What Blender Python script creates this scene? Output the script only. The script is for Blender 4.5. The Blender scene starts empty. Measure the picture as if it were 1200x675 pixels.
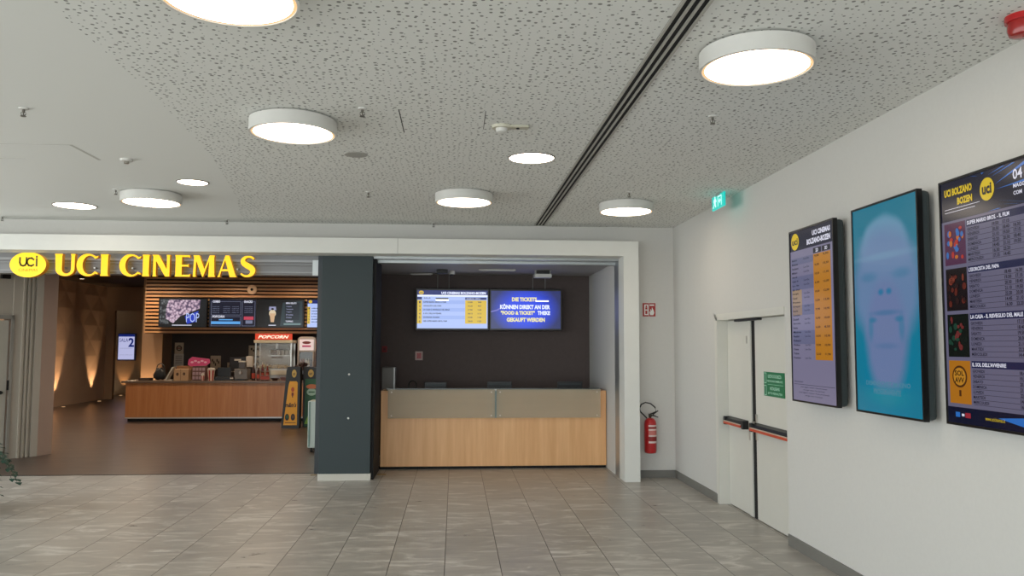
import bpy, bmesh, math, random
from mathutils import Vector, Matrix
random.seed(7)
PI = math.pi
SC = bpy.context.scene
COL = SC.collection

# ------------------------------------------------------------------ camera
F = 940.0; CH = 1.75
def cam_matrix(yaw, p, roll):
    return Matrix.Rotation(-yaw, 3, 'Z') @ Matrix.Rotation(PI/2 + p, 3, 'X') @ Matrix.Rotation(roll, 3, 'Z')
RC = cam_matrix(math.radians(4.0558), math.radians(4.1179), math.radians(0.15))
cd = bpy.data.cameras.new('camera'); cam = bpy.data.objects.new('camera', cd); COL.objects.link(cam)
cd.sensor_width = 36; cd.lens = F/1200*36; cd.clip_end = 200
cam.matrix_world = Matrix.Translation((0, 0, CH)) @ RC.to_4x4()
SC.camera = cam

# ------------------------------------------------------------------ helpers
def lin(h):
    h = h.lstrip('#'); o = []
    for i in (0, 2, 4):
        c = int(h[i:i+2], 16)/255
        o.append(c/12.92 if c <= .04045 else ((c+.055)/1.055)**2.4)
    return tuple(o) + (1,)
_m = {}
def mat(name, col, rough=.5, metal=0, spec=.5, bump=None, var=0, coat=0):
    if name in _m: return _m[name]
    m = bpy.data.materials.new(name); m.use_nodes = True; _m[name] = m
    nt = m.node_tree; b = nt.nodes['Principled BSDF']
    b.inputs['Base Color'].default_value = lin(col)
    b.inputs['Roughness'].default_value = rough; b.inputs['Metallic'].default_value = metal
    b.inputs['Specular IOR Level'].default_value = spec; b.inputs['Coat Weight'].default_value = coat
    tc = nt.nodes.new('ShaderNodeTexCoord'); n = nt.nodes.new('ShaderNodeTexNoise')
    nt.links.new(tc.outputs['Object'], n.inputs['Vector'])
    n.inputs['Scale'].default_value = bump[0] if bump else 6
    n.inputs['Detail'].default_value = 4
    mx = nt.nodes.new('ShaderNodeMixRGB'); mx.blend_type = 'MULTIPLY'
    mx.inputs['Fac'].default_value = 1
    mx.inputs['Color1'].default_value = lin(col)
    r = nt.nodes.new('ShaderNodeMapRange'); r.inputs['To Min'].default_value = 1-(var or .03); r.inputs['To Max'].default_value = 1+(var or .03)
    nt.links.new(n.outputs['Fac'], r.inputs['Value']); nt.links.new(r.outputs[0], mx.inputs['Color2'])
    nt.links.new(mx.outputs[0], b.inputs['Base Color'])
    if bump:
        bp = nt.nodes.new('ShaderNodeBump'); bp.inputs['Strength'].default_value = bump[1]; bp.inputs['Distance'].default_value = .01
        nt.links.new(n.outputs['Fac'], bp.inputs['Height']); nt.links.new(bp.outputs[0], b.inputs['Normal'])
    return m
def glow(name, col, st, rough=.25, base='#050505', spec=.5):
    if name in _m: return _m[name]
    m = mat(name, base, rough, spec=spec); b = m.node_tree.nodes['Principled BSDF']
    b.inputs['Emission Color'].default_value = lin(col); b.inputs['Emission Strength'].default_value = st
    return m
def wood(name, c1, c2, rough=.4, axis=2, sc=1.0):
    if name in _m: return _m[name]
    m = bpy.data.materials.new(name); m.use_nodes = True; _m[name] = m
    nt = m.node_tree; b = nt.nodes['Principled BSDF']; b.inputs['Roughness'].default_value = rough
    tc = nt.nodes.new('ShaderNodeTexCoord'); mp = nt.nodes.new('ShaderNodeMapping')
    s = [9*sc, 9*sc, 9*sc]; s[axis] = .5*sc; mp.inputs['Scale'].default_value = s
    n = nt.nodes.new('ShaderNodeTexNoise'); n.inputs['Scale'].default_value = 1.4; n.inputs['Detail'].default_value = 6
    n.inputs['Roughness'].default_value = .65
    cr = nt.nodes.new('ShaderNodeValToRGB'); cr.color_ramp.elements[0].position = .3; cr.color_ramp.elements[1].position = .7
    cr.color_ramp.elements[0].color = lin(c1); cr.color_ramp.elements[1].color = lin(c2)
    L = nt.links.new
    L(tc.outputs['Object'], mp.inputs[0]); L(mp.outputs[0], n.inputs['Vector']); L(n.outputs['Fac'], cr.inputs[0]); L(cr.outputs[0], b.inputs['Base Color'])
    return m

ORG = {}
def props(o, label=None, cat=None, group=None, kind=None):
    if label: o['label'] = label
    if cat: o['category'] = cat
    if group: o['group'] = group
    if kind: o['kind'] = kind
    return o
def thing(name, loc, label, cat, group=None):
    o = bpy.data.objects.new(name, None); COL.objects.link(o); o.location = loc; o.empty_display_size = .1
    ORG[o] = Vector(loc); return props(o, label, cat, group)
def obj(name, bm, mats, parent=None, smooth=False, loc=None, label=None):
    me = bpy.data.meshes.new(name)
    org = ORG[parent] if parent else Vector(loc or (0, 0, 0))
    bmesh.ops.translate(bm, verts=bm.verts, vec=-org)
    bmesh.ops.recalc_face_normals(bm, faces=bm.faces) if not getattr(obj, 'keep', False) else None
    if smooth:
        for f in bm.faces: f.smooth = True
    bm.to_mesh(me); bm.free()
    for m in (mats if isinstance(mats, (list, tuple)) else [mats]): me.materials.append(m)
    o = bpy.data.objects.new(name, me); COL.objects.link(o)
    if parent: o.parent = parent
    else: o.location = org
    ORG[o] = org
    if smooth:
        try: me.set_sharp_from_angle(angle=math.radians(40))
        except Exception: pass
    if label: o['label'] = label
    return o
def new(): return bmesh.new()
def box(bm, x0, x1, y0, y1, z0, z1, bev=0, mi=0):
    r = bmesh.ops.create_cube(bm, size=1)
    vs = r['verts']
    for v in vs:
        v.co = Vector(((x0+x1)/2 + v.co.x*(x1-x0), (y0+y1)/2 + v.co.y*(y1-y0), (z0+z1)/2 + v.co.z*(z1-z0)))
    fs = list({f for v in vs for f in v.link_faces})
    for f in fs: f.material_index = mi
    if bev:
        es = list({e for v in vs for e in v.link_edges})
        r2 = bmesh.ops.bevel(bm, geom=es, offset=bev, segments=2, affect='EDGES', profile=.5)
        for f in r2['faces']: f.material_index = mi
    return bm
def bx(*a, **k): return box(new(), *a, **k)
def lathe(bm, prof, c, axis='z', seg=32, mi=0):
    """prof: [(r,h)...]; closed at ends when r==0"""
    rings = []
    for r, h in prof:
        if r < 1e-6:
            p = Vector((0, 0, h)); rings.append([p])
        else: rings.append([Vector((r*math.cos(2*PI*i/seg), r*math.sin(2*PI*i/seg), h)) for i in range(seg)])
    def tr(p):
        if axis == 'y': p = Vector((p.x, p.z, p.y))
        if axis == 'x': p = Vector((p.z, p.x, p.y))
        return p + Vector(c)
    V = [[bm.verts.new(tr(p)) for p in rg] for rg in rings]
    for a, b in zip(V, V[1:]):
        for i in range(seg):
            j = (i+1) % seg
            if len(a) == 1 and len(b) == 1: continue
            if len(a) == 1: f = bm.faces.new((a[0], b[i], b[j]))
            elif len(b) == 1: f = bm.faces.new((a[i], a[j], b[0]))
            else: f = bm.faces.new((a[i], a[j], b[j], b[i]))
            f.material_index = mi
    return bm
def tube(bm, pts, r, seg=8, mi=0, closed=False):
    pts = [Vector(p) for p in pts]; n = len(pts); rings = []
    up = Vector((0, 0, 1))
    for i, p in enumerate(pts):
        a = pts[max(i-1, 0)]; b = pts[min(i+1, n-1)]
        t = (b-a).normalized()
        u = t.cross(up)
        if u.length < .05: u = t.cross(Vector((1, 0, 0)))
        u.normalize(); w = t.cross(u).normalized()
        rr = r[i] if isinstance(r, (list, tuple)) else r
        rings.append([bm.verts.new(p + u*rr*math.cos(2*PI*k/seg) + w*rr*math.sin(2*PI*k/seg)) for k in range(seg)])
    for a, b in zip(rings, rings[1:]):
        for k in range(seg):
            f = bm.faces.new((a[k], a[(k+1) % seg], b[(k+1) % seg], b[k])); f.material_index = mi
    for rg in (rings[0], rings[-1]):
        f = bm.faces.new(rg); f.material_index = mi
    return bm
def prism(bm, poly, fr, depth, mi=0):
    """polygon (u,v) on a frame, extruded backwards by depth"""
    O, U, V, N = fr
    a = [bm.verts.new(O + U*u + V*v) for u, v in poly]
    b = [bm.verts.new(O + U*u + V*v - N*depth) for u, v in poly]
    fs = [bm.faces.new(a), bm.faces.new(b[::-1])]
    for i in range(len(a)):
        j = (i+1) % len(a); fs.append(bm.faces.new((a[i], b[i], b[j], a[j])))
    for f in fs: f.material_index = mi
    return bm
def frame(O, U, V=(0, 0, 1)):
    U = Vector(U).normalized(); V = Vector(V).normalized()
    return (Vector(O), U, V, U.cross(V))

# text -> normalised triangles (0..1 box)
_t = {}
def curve_mesh(cu):
    o = bpy.data.objects.new('tmp', cu); COL.objects.link(o)
    dg = bpy.context.evaluated_depsgraph_get(); dg.update()
    me = bpy.data.meshes.new_from_object(o.evaluated_get(dg))
    vs = [v.co.copy() for v in me.vertices]; fs = [tuple(p.vertices) for p in me.polygons]
    bpy.data.objects.remove(o); bpy.data.meshes.remove(me)
    return vs, fs
def tmesh(s, bold):
    k = (s, bold)
    if k in _t: return _t[k]
    cu = bpy.data.curves.new('t', 'FONT'); cu.body = s; cu.resolution_u = 2; cu.offset = bold
    vs, fs = curve_mesh(cu)
    x0 = min(v.x for v in vs); x1 = max(v.x for v in vs); y0 = min(v.y for v in vs); y1 = max(v.y for v in vs)
    _t[k] = ([((v.x-x0)/(x1-x0), (v.y-y0)/(y1-y0)) for v in vs], fs); return _t[k]

class Canvas:
    """flat artwork on a real flat panel; coordinates 0..1 from the top-left"""
    def __init__(s, fr, w, h):
        s.fr = fr; s.w = w; s.h = h; s.bm = new(); s.mats = []
    def mi(s, m):
        if m not in s.mats: s.mats.append(m)
        return s.mats.index(m)
    def P(s, u, v, L):
        O, U, V, N = s.fr
        return O + U*u*s.w + V*(1-v)*s.h + N*(L*.0012)
    def poly(s, pts, m, L=1):
        f = s.bm.faces.new([s.bm.verts.new(s.P(u, v, L)) for u, v in pts]); f.material_index = s.mi(m)
        f.normal_update()
        if f.normal.dot(s.fr[3]) < 0: f.normal_flip()
    def rect(s, u0, v0, u1, v1, m, L=1): s.poly([(u0, v1), (u1, v1), (u1, v0), (u0, v0)], m, L)
    def ell(s, cu, cv, ru, rv, m, L=1, n=28): s.poly([(cu+ru*math.cos(2*PI*i/n), cv-rv*math.sin(2*PI*i/n)) for i in range(n)], m, L)
    def text(s, t, u0, v0, u1, v1, m, L=2, bold=.02, shear=0):
        pts, fs = tmesh(t, bold); k = s.mi(m)
        vv = [s.bm.verts.new(s.P(u0+(u1-u0)*(x+shear*y), v1-(v1-v0)*y - shear*.0, L)) for x, y in pts]
        for f in fs:
            try: g = s.bm.faces.new([vv[i] for i in f])
            except ValueError: continue
            g.material_index = k; g.normal_update()
            if g.normal.dot(s.fr[3]) < 0: g.normal_flip()
    def build(s, name, parent, label=None):
        obj.keep = True
        o = obj(name, s.bm, s.mats, parent, label=label); obj.keep = False
        return o

# ------------------------------------------------------------------ materials
WHITE = mat('white_paint', '#cfcdc8', .75, spec=.25, bump=(40, .03))
WHITE2 = mat('lintel_white', '#dbdbd5', .45, spec=.3)
METAL = mat('brushed_alu', '#a9adad', .35, metal=.7)
ALU = mat('satin_alu', '#b9bbb9', .4, metal=.5)
STEEL = mat('steel', '#b8b4ac', .3, metal=.9, bump=(30, .05))
BLACK = mat('black_plastic', '#0c0d0e', .4)
BLACKM = mat('black_matte', '#111112', .8)
BEZEL = mat('bezel_black', '#0b0c0e', .3)
TVSIDE = mat('tv_side_grey', '#2c3638', .5)
SLATE = mat('slate_column', '#394244', .6, spec=.3, bump=(60, .05))
DARKBR = mat('dark_brown_wall', '#554946', .7, bump=(15, .1), var=.12)
BASEB = mat('grey_base_tile', '#76746f', .5, var=.1)
RED = mat('signal_red', '#b3161a', .3, coat=.3)
REDSIGN = mat('red_sign', '#a3231f', .4)
WH = mat('white_ink', '#e8e8e4', .5)
GRN = mat('green_sign', '#17754a', .4)
DOORW = mat('door_white', '#d3d1c8', .4, spec=.35)
CREAM = mat('cream_panel', '#aca294', .5)
BEIGE = mat('beige_plaster', '#cdb199', .8, bump=(25, .2), var=.06)
BRCEIL = mat('brown_ceiling', '#35291f', .7)
BEECH = wood('beech_veneer', '#daa26c', '#ecba84', .38)
BEECH2 = wood('beech_concession', '#a86a3a', '#be824e', .4)
SLAT = wood('slat_wood', '#a67c50', '#bb8f62', .45, axis=0)
TOPB = mat('counter_top_brown', '#6e5b4a', .35)
GREYC = mat('grey_cabinet', '#6d6b67', .5)
PINK = mat('pink', '#d8487c', .5); KRAFT = mat('kraft', '#b4906a', .7); PAPER = mat('paper', '#c8c0b4', .7)
PHOTO = mat('paper_print', '#c0ae92', .7); YEL = mat('stand_yellow', '#d69a1f', .5); GREEN = mat('stand_green', '#14502b', .5)
DKB = mat('stand_black', '#171a1c', .5); GOLD = mat('badge_gold', '#b89a4a', .5)

def tile_material():
    m = bpy.data.materials.new('floor_tile'); m.use_nodes = True; nt = m.node_tree; N = nt.nodes.new; L = nt.links.new
    b = nt.nodes['Principled BSDF']; tc = N('ShaderNodeTexCoord'); sp = N('ShaderNodeSeparateXYZ'); L(tc.outputs['Object'], sp.inputs[0])
    def M(op, a, c=None):
        n = N('ShaderNodeMath'); n.operation = op
        for i, v in enumerate((a, c)):
            if v is None: continue
            if isinstance(v, (int, float)): n.inputs[i].default_value = v
            else: L(v, n.inputs[i])
        return n.outputs[0]
    xr = M('DIVIDE', M('ADD', sp.outputs['X'], .068), .4435)
    row = M('FLOOR', xr); fx = M('SUBTRACT', xr, row)
    off = M('FRACT', M('MULTIPLY', row, .37))
    yr = M('ADD', M('DIVIDE', sp.outputs['Y'], .9), M('ADD', off, .3))
    cl = M('FLOOR', yr); fy = M('SUBTRACT', yr, cl)
    gx = M('MULTIPLY', M('MINIMUM', fx, M('SUBTRACT', 1, fx)), .4435)
    gy = M('MULTIPLY', M('MINIMUM', fy, M('SUBTRACT', 1, fy)), .9)
    def mr(v, a, c, d, e):
        r = N('ShaderNodeMapRange'); r.inputs[1].default_value = a; r.inputs[2].default_value = c; r.inputs[3].default_value = d; r.inputs[4].default_value = e
        L(v, r.inputs[0]); return r.outputs[0]
    ggx = mr(gx, .0018, .0045, 0, 1); ggy = mr(gy, .0012, .003, .6, 1)
    g = M('MINIMUM', ggx, ggy)
    cmb = N('ShaderNodeCombineXYZ'); L(row, cmb.inputs[0]); L(cl, cmb.inputs[1])
    wn = N('ShaderNodeTexWhiteNoise'); L(cmb.outputs[0], wn.inputs['Vector'])
    # streaky veins, shifted per tile
    mp = N('ShaderNodeMapping'); mp.inputs['Scale'].default_value = (1.5, 4.5, 1); mp.inputs['Rotation'].default_value = (0, 0, .22)
    L(tc.outputs['Object'], mp.inputs[0])
    ad = N('ShaderNodeVectorMath'); ad.operation = 'MULTIPLY_ADD'
    L(wn.outputs['Color'], ad.inputs[0]); ad.inputs[1].default_value = (9, 9, 9); L(mp.outputs[0], ad.inputs[2])
    n1 = N('ShaderNodeTexNoise'); n1.inputs['Scale'].default_value = 1.3; n1.inputs['Detail'].default_value = 7; n1.inputs['Roughness'].default_value = .62; n1.inputs['Distortion'].default_value = 1.2
    L(ad.outputs[0], n1.inputs['Vector'])
    cr = N('ShaderNodeValToRGB'); e = cr.color_ramp.elements
    e[0].position = .3; e[0].color = lin('#938f89'); e[1].position = .7; e[1].color = lin('#cac6bf')
    x = e.new(.52); x.color = lin('#a6a199')
    L(n1.outputs['Fac'], cr.inputs[0])
    t = M('ADD', M('MULTIPLY', wn.outputs['Value'], .12), .94)
    mu = N('ShaderNodeMixRGB'); mu.blend_type = 'MULTIPLY'; mu.inputs[0].default_value = 1; L(cr.outputs[0], mu.inputs[1]); L(t, mu.inputs[2])
    mg = N('ShaderNodeMixRGB'); L(g, mg.inputs[0]); mg.inputs[1].default_value = lin('#4a443e'); L(mu.outputs[0], mg.inputs[2])
    L(mg.outputs[0], b.inputs['Base Color'])
    L(mr(n1.outputs['Fac'], .3, .7, .27, .42), b.inputs['Roughness'])
    bp = N('ShaderNodeBump'); bp.inputs['Strength'].default_value = .25; bp.inputs['Distance'].default_value = .003; L(g, bp.inputs['Height']); L(bp.outputs[0], b.inputs['Normal'])
    return m
def cinema_floor_material():
    m = bpy.data.materials.new('brown_floor'); m.use_nodes = True; nt = m.node_tree; N = nt.nodes.new; L = nt.links.new
    b = nt.nodes['Principled BSDF']; tc = N('ShaderNodeTexCoord')
    mp = N('ShaderNodeMapping'); mp.inputs['Scale'].default_value = (1.2, 5, 1); L(tc.outputs['Object'], mp.inputs[0])
    n = N('ShaderNodeTexNoise'); n.inputs['Scale'].default_value = 1.5; n.inputs['Detail'].default_value = 5; L(mp.outputs[0], n.inputs['Vector'])
    cr = N('ShaderNodeValToRGB'); cr.color_ramp.elements[0].color = lin('#4a3d36'); cr.color_ramp.elements[1].color = lin('#605046')
    cr.color_ramp.elements[0].position = .3; cr.color_ramp.elements[1].position = .7
    L(n.outputs['Fac'], cr.inputs[0])
    bt = N('ShaderNodeTexBrick'); bt.inputs['Scale'].default_value = 1; bt.inputs['Brick Width'].default_value = 1.2; bt.inputs['Row Height'].default_value = .6; bt.inputs['Mortar Size'].default_value = .003
    bt.inputs['Color1'].default_value = (1, 1, 1, 1); bt.inputs['Color2'].default_value = (.93, .93, .93, 1); bt.inputs['Mortar'].default_value = (.55, .55, .55, 1)
    L(tc.outputs['Object'], bt.inputs['Vector'])
    mu = N('ShaderNodeMixRGB'); mu.blend_type = 'MULTIPLY'; mu.inputs[0].default_value = 1; L(cr.outputs[0], mu.inputs[1]); L(bt.outputs[0], mu.inputs[2])
    L(mu.outputs[0], b.inputs['Base Color']); b.inputs['Roughness'].default_value = .32
    return m
def ceiling_material():
    m = bpy.data.materials.new('perforated_ceiling'); m.use_nodes = True; nt = m.node_tree; N = nt.nodes.new; L = nt.links.new
    b = nt.nodes['Principled BSDF']; b.inputs['Roughness'].default_value = .85; b.inputs['Specular IOR Level'].default_value = .2
    tc = N('ShaderNodeTexCoord'); sp = N('ShaderNodeSeparateXYZ'); L(tc.outputs['Object'], sp.inputs[0])
    def M(op, a, c=None, e=None):
        n = N('ShaderNodeMath'); n.operation = op
        for i, v in enumerate((a, c, e)):
            if v is None: continue
            if isinstance(v, (int, float)): n.inputs[i].default_value = v
            else: L(v, n.inputs[i])
        return n.outputs[0]
    vo = N('ShaderNodeTexVoronoi'); vo.inputs['Scale'].default_value = 22; vo.inputs['Randomness'].default_value = .8
    vo.voronoi_dimensions = '2D'
    L(tc.outputs['Object'], vo.inputs['Vector'])
    cs = N('ShaderNodeSeparateColor'); L(vo.outputs['Color'], cs.inputs[0])
    th = M('MULTIPLY_ADD', M('POWER', cs.outputs[0], 1.3), .17, .085)
    d = M('SUBTRACT', th, vo.outputs['Distance'])
    r = N('ShaderNodeMapRange'); r.inputs[1].default_value = -.01; r.inputs[2].default_value = .03; L(d, r.inputs[0])
    # boundary of the perforated field: a gently curving line
    yy = M('MAXIMUM', M('SUBTRACT', sp.outputs['Y'], 4), 0)
    edge = M('MULTIPLY_ADD', M('MULTIPLY', yy, yy), .02, 1.93)
    inside = M('GREATER_THAN', M('ADD', sp.outputs['X'], edge), 0)
    k = M('MULTIPLY', r.outputs[0], inside)
    mx = N('ShaderNodeMixRGB'); L(k, mx.inputs[0]); mx.inputs[1].default_value = lin('#e3e4e0'); mx.inputs[2].default_value = lin('#8d8d89')
    L(mx.outputs[0], b.inputs['Base Color'])
    bp = N('ShaderNodeBump'); bp.inputs['Strength'].default_value = .6; bp.inputs['Distance'].default_value = .006; bp.invert = True
    L(k, bp.inputs['Height']); L(bp.outputs[0], b.inputs['Normal'])
    return m
def frosted():
    m = bpy.data.materials.new('frosted_glass'); m.use_nodes = True; nt = m.node_tree; N = nt.nodes.new; L = nt.links.new
    b = nt.nodes['Principled BSDF']; b.inputs['Base Color'].default_value = lin('#c2b69e'); b.inputs['Roughness'].default_value = .5
    n = N('ShaderNodeTexNoise'); n.inputs['Scale'].default_value = 3
    r = N('ShaderNodeMapRange'); r.inputs[3].default_value = .42; r.inputs[4].default_value = .48; L(n.outputs['Fac'], r.inputs[0]); L(r.outputs[0], b.inputs['Alpha'])
    return m
def glassm():
    m = bpy.data.materials.new('clear_glass'); m.use_nodes = True; nt = m.node_tree
    b = nt.nodes['Principled BSDF']; b.inputs['Base Color'].default_value = lin('#cfd6d4'); b.inputs['Roughness'].default_value = .08; b.inputs['Alpha'].default_value = .18
    n = nt.nodes.new('ShaderNodeTexNoise'); n.inputs['Scale'].default_value = 4
    r = nt.nodes.new('ShaderNodeMapRange'); r.inputs[3].default_value = .05; r.inputs[4].default_value = .12
    nt.links.new(n.outputs['Fac'], r.inputs[0]); nt.links.new(r.outputs[0], b.inputs['Roughness'])
    return m
TILE = tile_material(); CFLOOR = cinema_floor_material(); CEIL = ceiling_material(); FROST = frosted(); GLASS = glassm()

# ------------------------------------------------------------------ the setting
def struct(name, bm, m, parent=None, label=None):
    o = obj(name, bm, m, parent); 
    if not parent: o['kind'] = 'structure'
    if label: o['label'] = label
    return o
XR, YB, ZC = 2.96, 10.69, 3.36
YT = 11.3        # threshold line
XL, YN = -9.0, -4.0
fl = new()
box(fl, XL, 3.3, YN, YT, -.12, 0); box(fl, -1.88, 3.3, YT, 13.2, -.12, 0)
struct('floor', fl, TILE, label='grey stone tile floor of the hall')
struct('floor_cinema', bx(-12, -1.88, YT, 30, -.12, 0), CFLOOR, label='brown glossy floor of the cinema lobby')
struct('trim_1', bx(XL, -1.88, YT-.012, YT+.012, 0, .004), BLACKM, label='thin black threshold strip')
struct('ceiling', bx(XL, 3.3, YN, YB+.1, ZC, ZC+.15), CEIL, label='white suspended ceiling, partly perforated')
# right wall with the door recess
DY0, DY1, DZ = 7.03, 8.93, 2.075
wr = new()
box(wr, XR, 3.3, YN, DY0, 0, ZC); box(wr, XR, 3.3, DY1, YB+.12, 0, ZC); box(wr, XR, 3.3, DY0, DY1, DZ, ZC)
box(wr, 3.2, 3.3, DY0, DY1, 0, DZ)
struct('wall_right', wr, WHITE, label='white right wall')
wb = new()
box(wb, 2.38, XR, YB, YB+.12, 0, ZC); box(wb, XL, 2.38, YB, YB+.12, 3.10, ZC)
struct('wall_back', wb, WHITE, label='white end wall above and beside the portal frame')
# portal frame: lintel with right leg
pf = new()
box(pf, XL, 2.403, 10.36, YB, 2.93, 3.128)
box(pf, 2.203, 2.403, 10.36, YB, 0, 2.93)
struct('trim_2', pf, WHITE2, label='white portal frame round the openings')
struct('trim_3', bx(2.203, 2.23, YB, 10.99, 0, 2.93), METAL, label='brushed metal jamb inside the portal frame')
tk = new()
box(tk, -1.08, 2.2, YB, 10.99, 2.9, 2.96); box(tk, XL, -1.08, YB, 10.99, 2.97, 3.0)
box(tk, -1.08, 2.2, 10.90, 10.99, 2.865, 2.9)
struct('trim_4', tk, METAL, label='brushed metal shutter track under the lintel')
# joint in the lintel
struct('trim_5', bx(-.747, -.743, 10.357, 10.361, 2.931, 3.127), mat('joint', '#8a8a84', .8), label='fine joint in the lintel')
# baseboards
bb = new()
box(bb, XR-.012, XR, YN, DY0, 0, .1); box(bb, XR-.012, XR, DY1+.02, YB, 0, .1)
struct('baseboard_right', bb, BASEB)
struct('baseboard_back', bx(2.404, XR-.012, YB-.012, YB, 0, .1), BASEB)
# booth room
bw = new()
box(bw, -1.4, 2.2, 13.055, 13.2, 0, 3.0); box(bw, -1.4, -1.27, 11.55, 13.055, 0, 3.0)
struct('wall_booth_back', bw, DARKBR, label='dark brown back wall of the ticket booth')
struct('wall_booth_right', bx(2.2, 2.36, 10.99, 13.2, 0, 3.0), WHITE, label='white side wall of the ticket booth')
struct('ceiling_booth', bx(-1.4, 2.2, 10.99, 13.055, 2.9, 3.0), mat('booth_ceiling', '#b4b2b0', .6), label='grey ceiling of the ticket booth')
# column
cl = thing('column', (-1.42, 10.69, 0), 'dark slate grey square column between cinema entrance and ticket booth', 'column')
obj('shaft', bx(-1.755, -1.09, 10.69, 11.5, .085, 2.93, bev=.004), SLATE, cl)
obj('plinth', bx(-1.762, -1.083, 10.683, 11.5, 0, .085), mat('plinth_light', '#c2beb4', .5), cl, label='pale tiled plinth')
obj('corner_post', bx(-1.088, -1.05, 10.74, 11.52, 0, 2.9), BLACKM, cl, label='black corner post')
bmv = new(); lathe(bmv, [(0, -.012), (.012, -.01), (.014, 0)], (-1.38, 10.69, 1.37), axis='y', seg=12)
obj('key_switch', bmv, STEEL, cl)
bmv = new(); lathe(bmv, [(0, -.012), (.012, -.01), (.014, 0)], (-1.38, 10.69, .80), axis='y', seg=12)
obj('key_switch', bmv, STEEL, cl)
for x0, x1 in ((-1.93, -1.78),): 
    pp = thing('floor_lock_plate', (-1.85, 11.15, 0), 'small brass lock plate on floor left of slate column', 'floor plate', 'floor lock plates')
    obj('plate', bx(-1.93, -1.78, 11.12, 11.17, 0, .006, bev=.002), mat('brass', '#8a6f3c', .4, metal=.6), pp)
pp = thing('floor_lock_plate', (-.98, 11.15, 0), 'small brass lock plate on floor between slate column and reception counter', 'floor plate', 'floor lock plates')
obj('plate', bx(-1.04, -.92, 11.12, 11.17, 0, .006, bev=.002), mat('brass', '#8a6f3c'), pp)

# cinema entrance: transom band
tr = thing('sliding_door_header', (-4.4, 11.3, 2.7), 'grey metal sliding door header across the cinema entrance behind yellow letters', 'door header')
obj('housing', bx(-8.9, -1.9, 11.3, 11.5, 2.715, 3.05, bev=.004), mat('header_grey', '#73716f', .35, metal=.3), tr)
t = new(); box(t, -8.9, -1.9, 11.285, 11.3, 2.90, 2.93); box(t, -8.9, -1.9, 11.285, 11.3, 2.75, 2.765); box(t, -8.9, -1.9, 11.285, 11.3, 2.865, 2.872)
obj('rail', t, mat('rail_dark', '#8a8886', .4, metal=.3), tr)
obj('end_bracket', bx(-1.98, -1.9, 11.27, 11.3, 2.715, 2.93), ALU, tr)
obj('post', bx(-1.90, -1.765, 11.25, 11.42, 0, 3.0), mat('post_dark', '#23282b', .4), tr, label='dark end post beside the column')

# ------------------------------------------------------------------ cinema lobby shell
def facet_wall(x, y0, y1, z1, amp=.016):
    bm = new(); ny = max(2, int(round((y1-y0)/.55))); nz = 8; g = []
    for j in range(nz+1):
        row = []
        for i in range(ny+1):
            d = amp if (i % 2 == 0) == (j % 2 == 0) else 0
            if j == 0: d = 0
            row.append(bm.verts.new((x + d, y0 + (y1-y0)*i/ny, z1*j/nz)))
        g.append(row)
    for j in range(nz):
        for i in range(ny):
            a, b, c, d = g[j][i], g[j][i+1], g[j+1][i+1], g[j+1][i]
            if (i+j) % 2: bm.faces.new((a, b, c)); bm.faces.new((a, c, d))
            else: bm.faces.new((a, b, d)); bm.faces.new((b, c, d))
    # backing so that the wall has thickness
    box(bm, x-.3, x-.06, y0, y1, 0, z1)
    return bm
ZL = 3.75
struct('wall_cinema_left', facet_wall(-11.25, 12.0, 26.8, ZL), BEIGE, label='beige faceted wall of the cinema lobby')
w = new()
box(w, -12.3, -10.98, 26.8, 26.95, 0, ZL)
box(w, -10.98, -8.14, 26.8, 26.95, 2.85, ZL)
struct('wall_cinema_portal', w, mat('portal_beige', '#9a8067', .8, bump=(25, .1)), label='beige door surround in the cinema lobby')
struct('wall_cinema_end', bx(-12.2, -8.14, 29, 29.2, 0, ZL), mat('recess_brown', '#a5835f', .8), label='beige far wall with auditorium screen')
struct('wall_added_recess', bx(-12.4, -12.2, 26.8, 29.2, 0, ZL), BEIGE, label='unseen side wall added to keep sky light out of the auditorium passage')  # unseen, added to close the passage against leaking sky light
struct('wall_added_corner', bx(-12.2, -8.7, 11.5, 11.6, 0, 3.0), BEIGE, label='unseen wall added left of the entrance door to stop leaking daylight')  # unseen, added so no sky light leaks in at the front
struct('wall_cinema_niche', bx(-7.62, -1.9, 22.3, 22.5, 0, ZL), mat('niche_dark', '#3a322d', .7), label='dark wall behind the concession counter')
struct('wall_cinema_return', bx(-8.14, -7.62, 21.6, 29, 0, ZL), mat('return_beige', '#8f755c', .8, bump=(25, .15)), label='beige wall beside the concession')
struct('wall_cinema_right', bx(-1.9, -1.7, 13.2, 22.5, 0, ZL), BEIGE)
struct('wall_cinema_front', bx(XL, -1.4, 11.5, 11.6, 2.98, ZL), BRCEIL, label='dark wall above the entrance, cinema side')
struct('ceiling_cinema', bx(-12, -1.7, 11.6, 29.2, 3.62, ZL), BRCEIL, label='dark brown lobby ceiling')
struct('wall_cinema_block', bx(-1.9, -1.4, 11.52, 13.2, 0, ZL), BLACKM, label='dark wall between lobby and booth')

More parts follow.
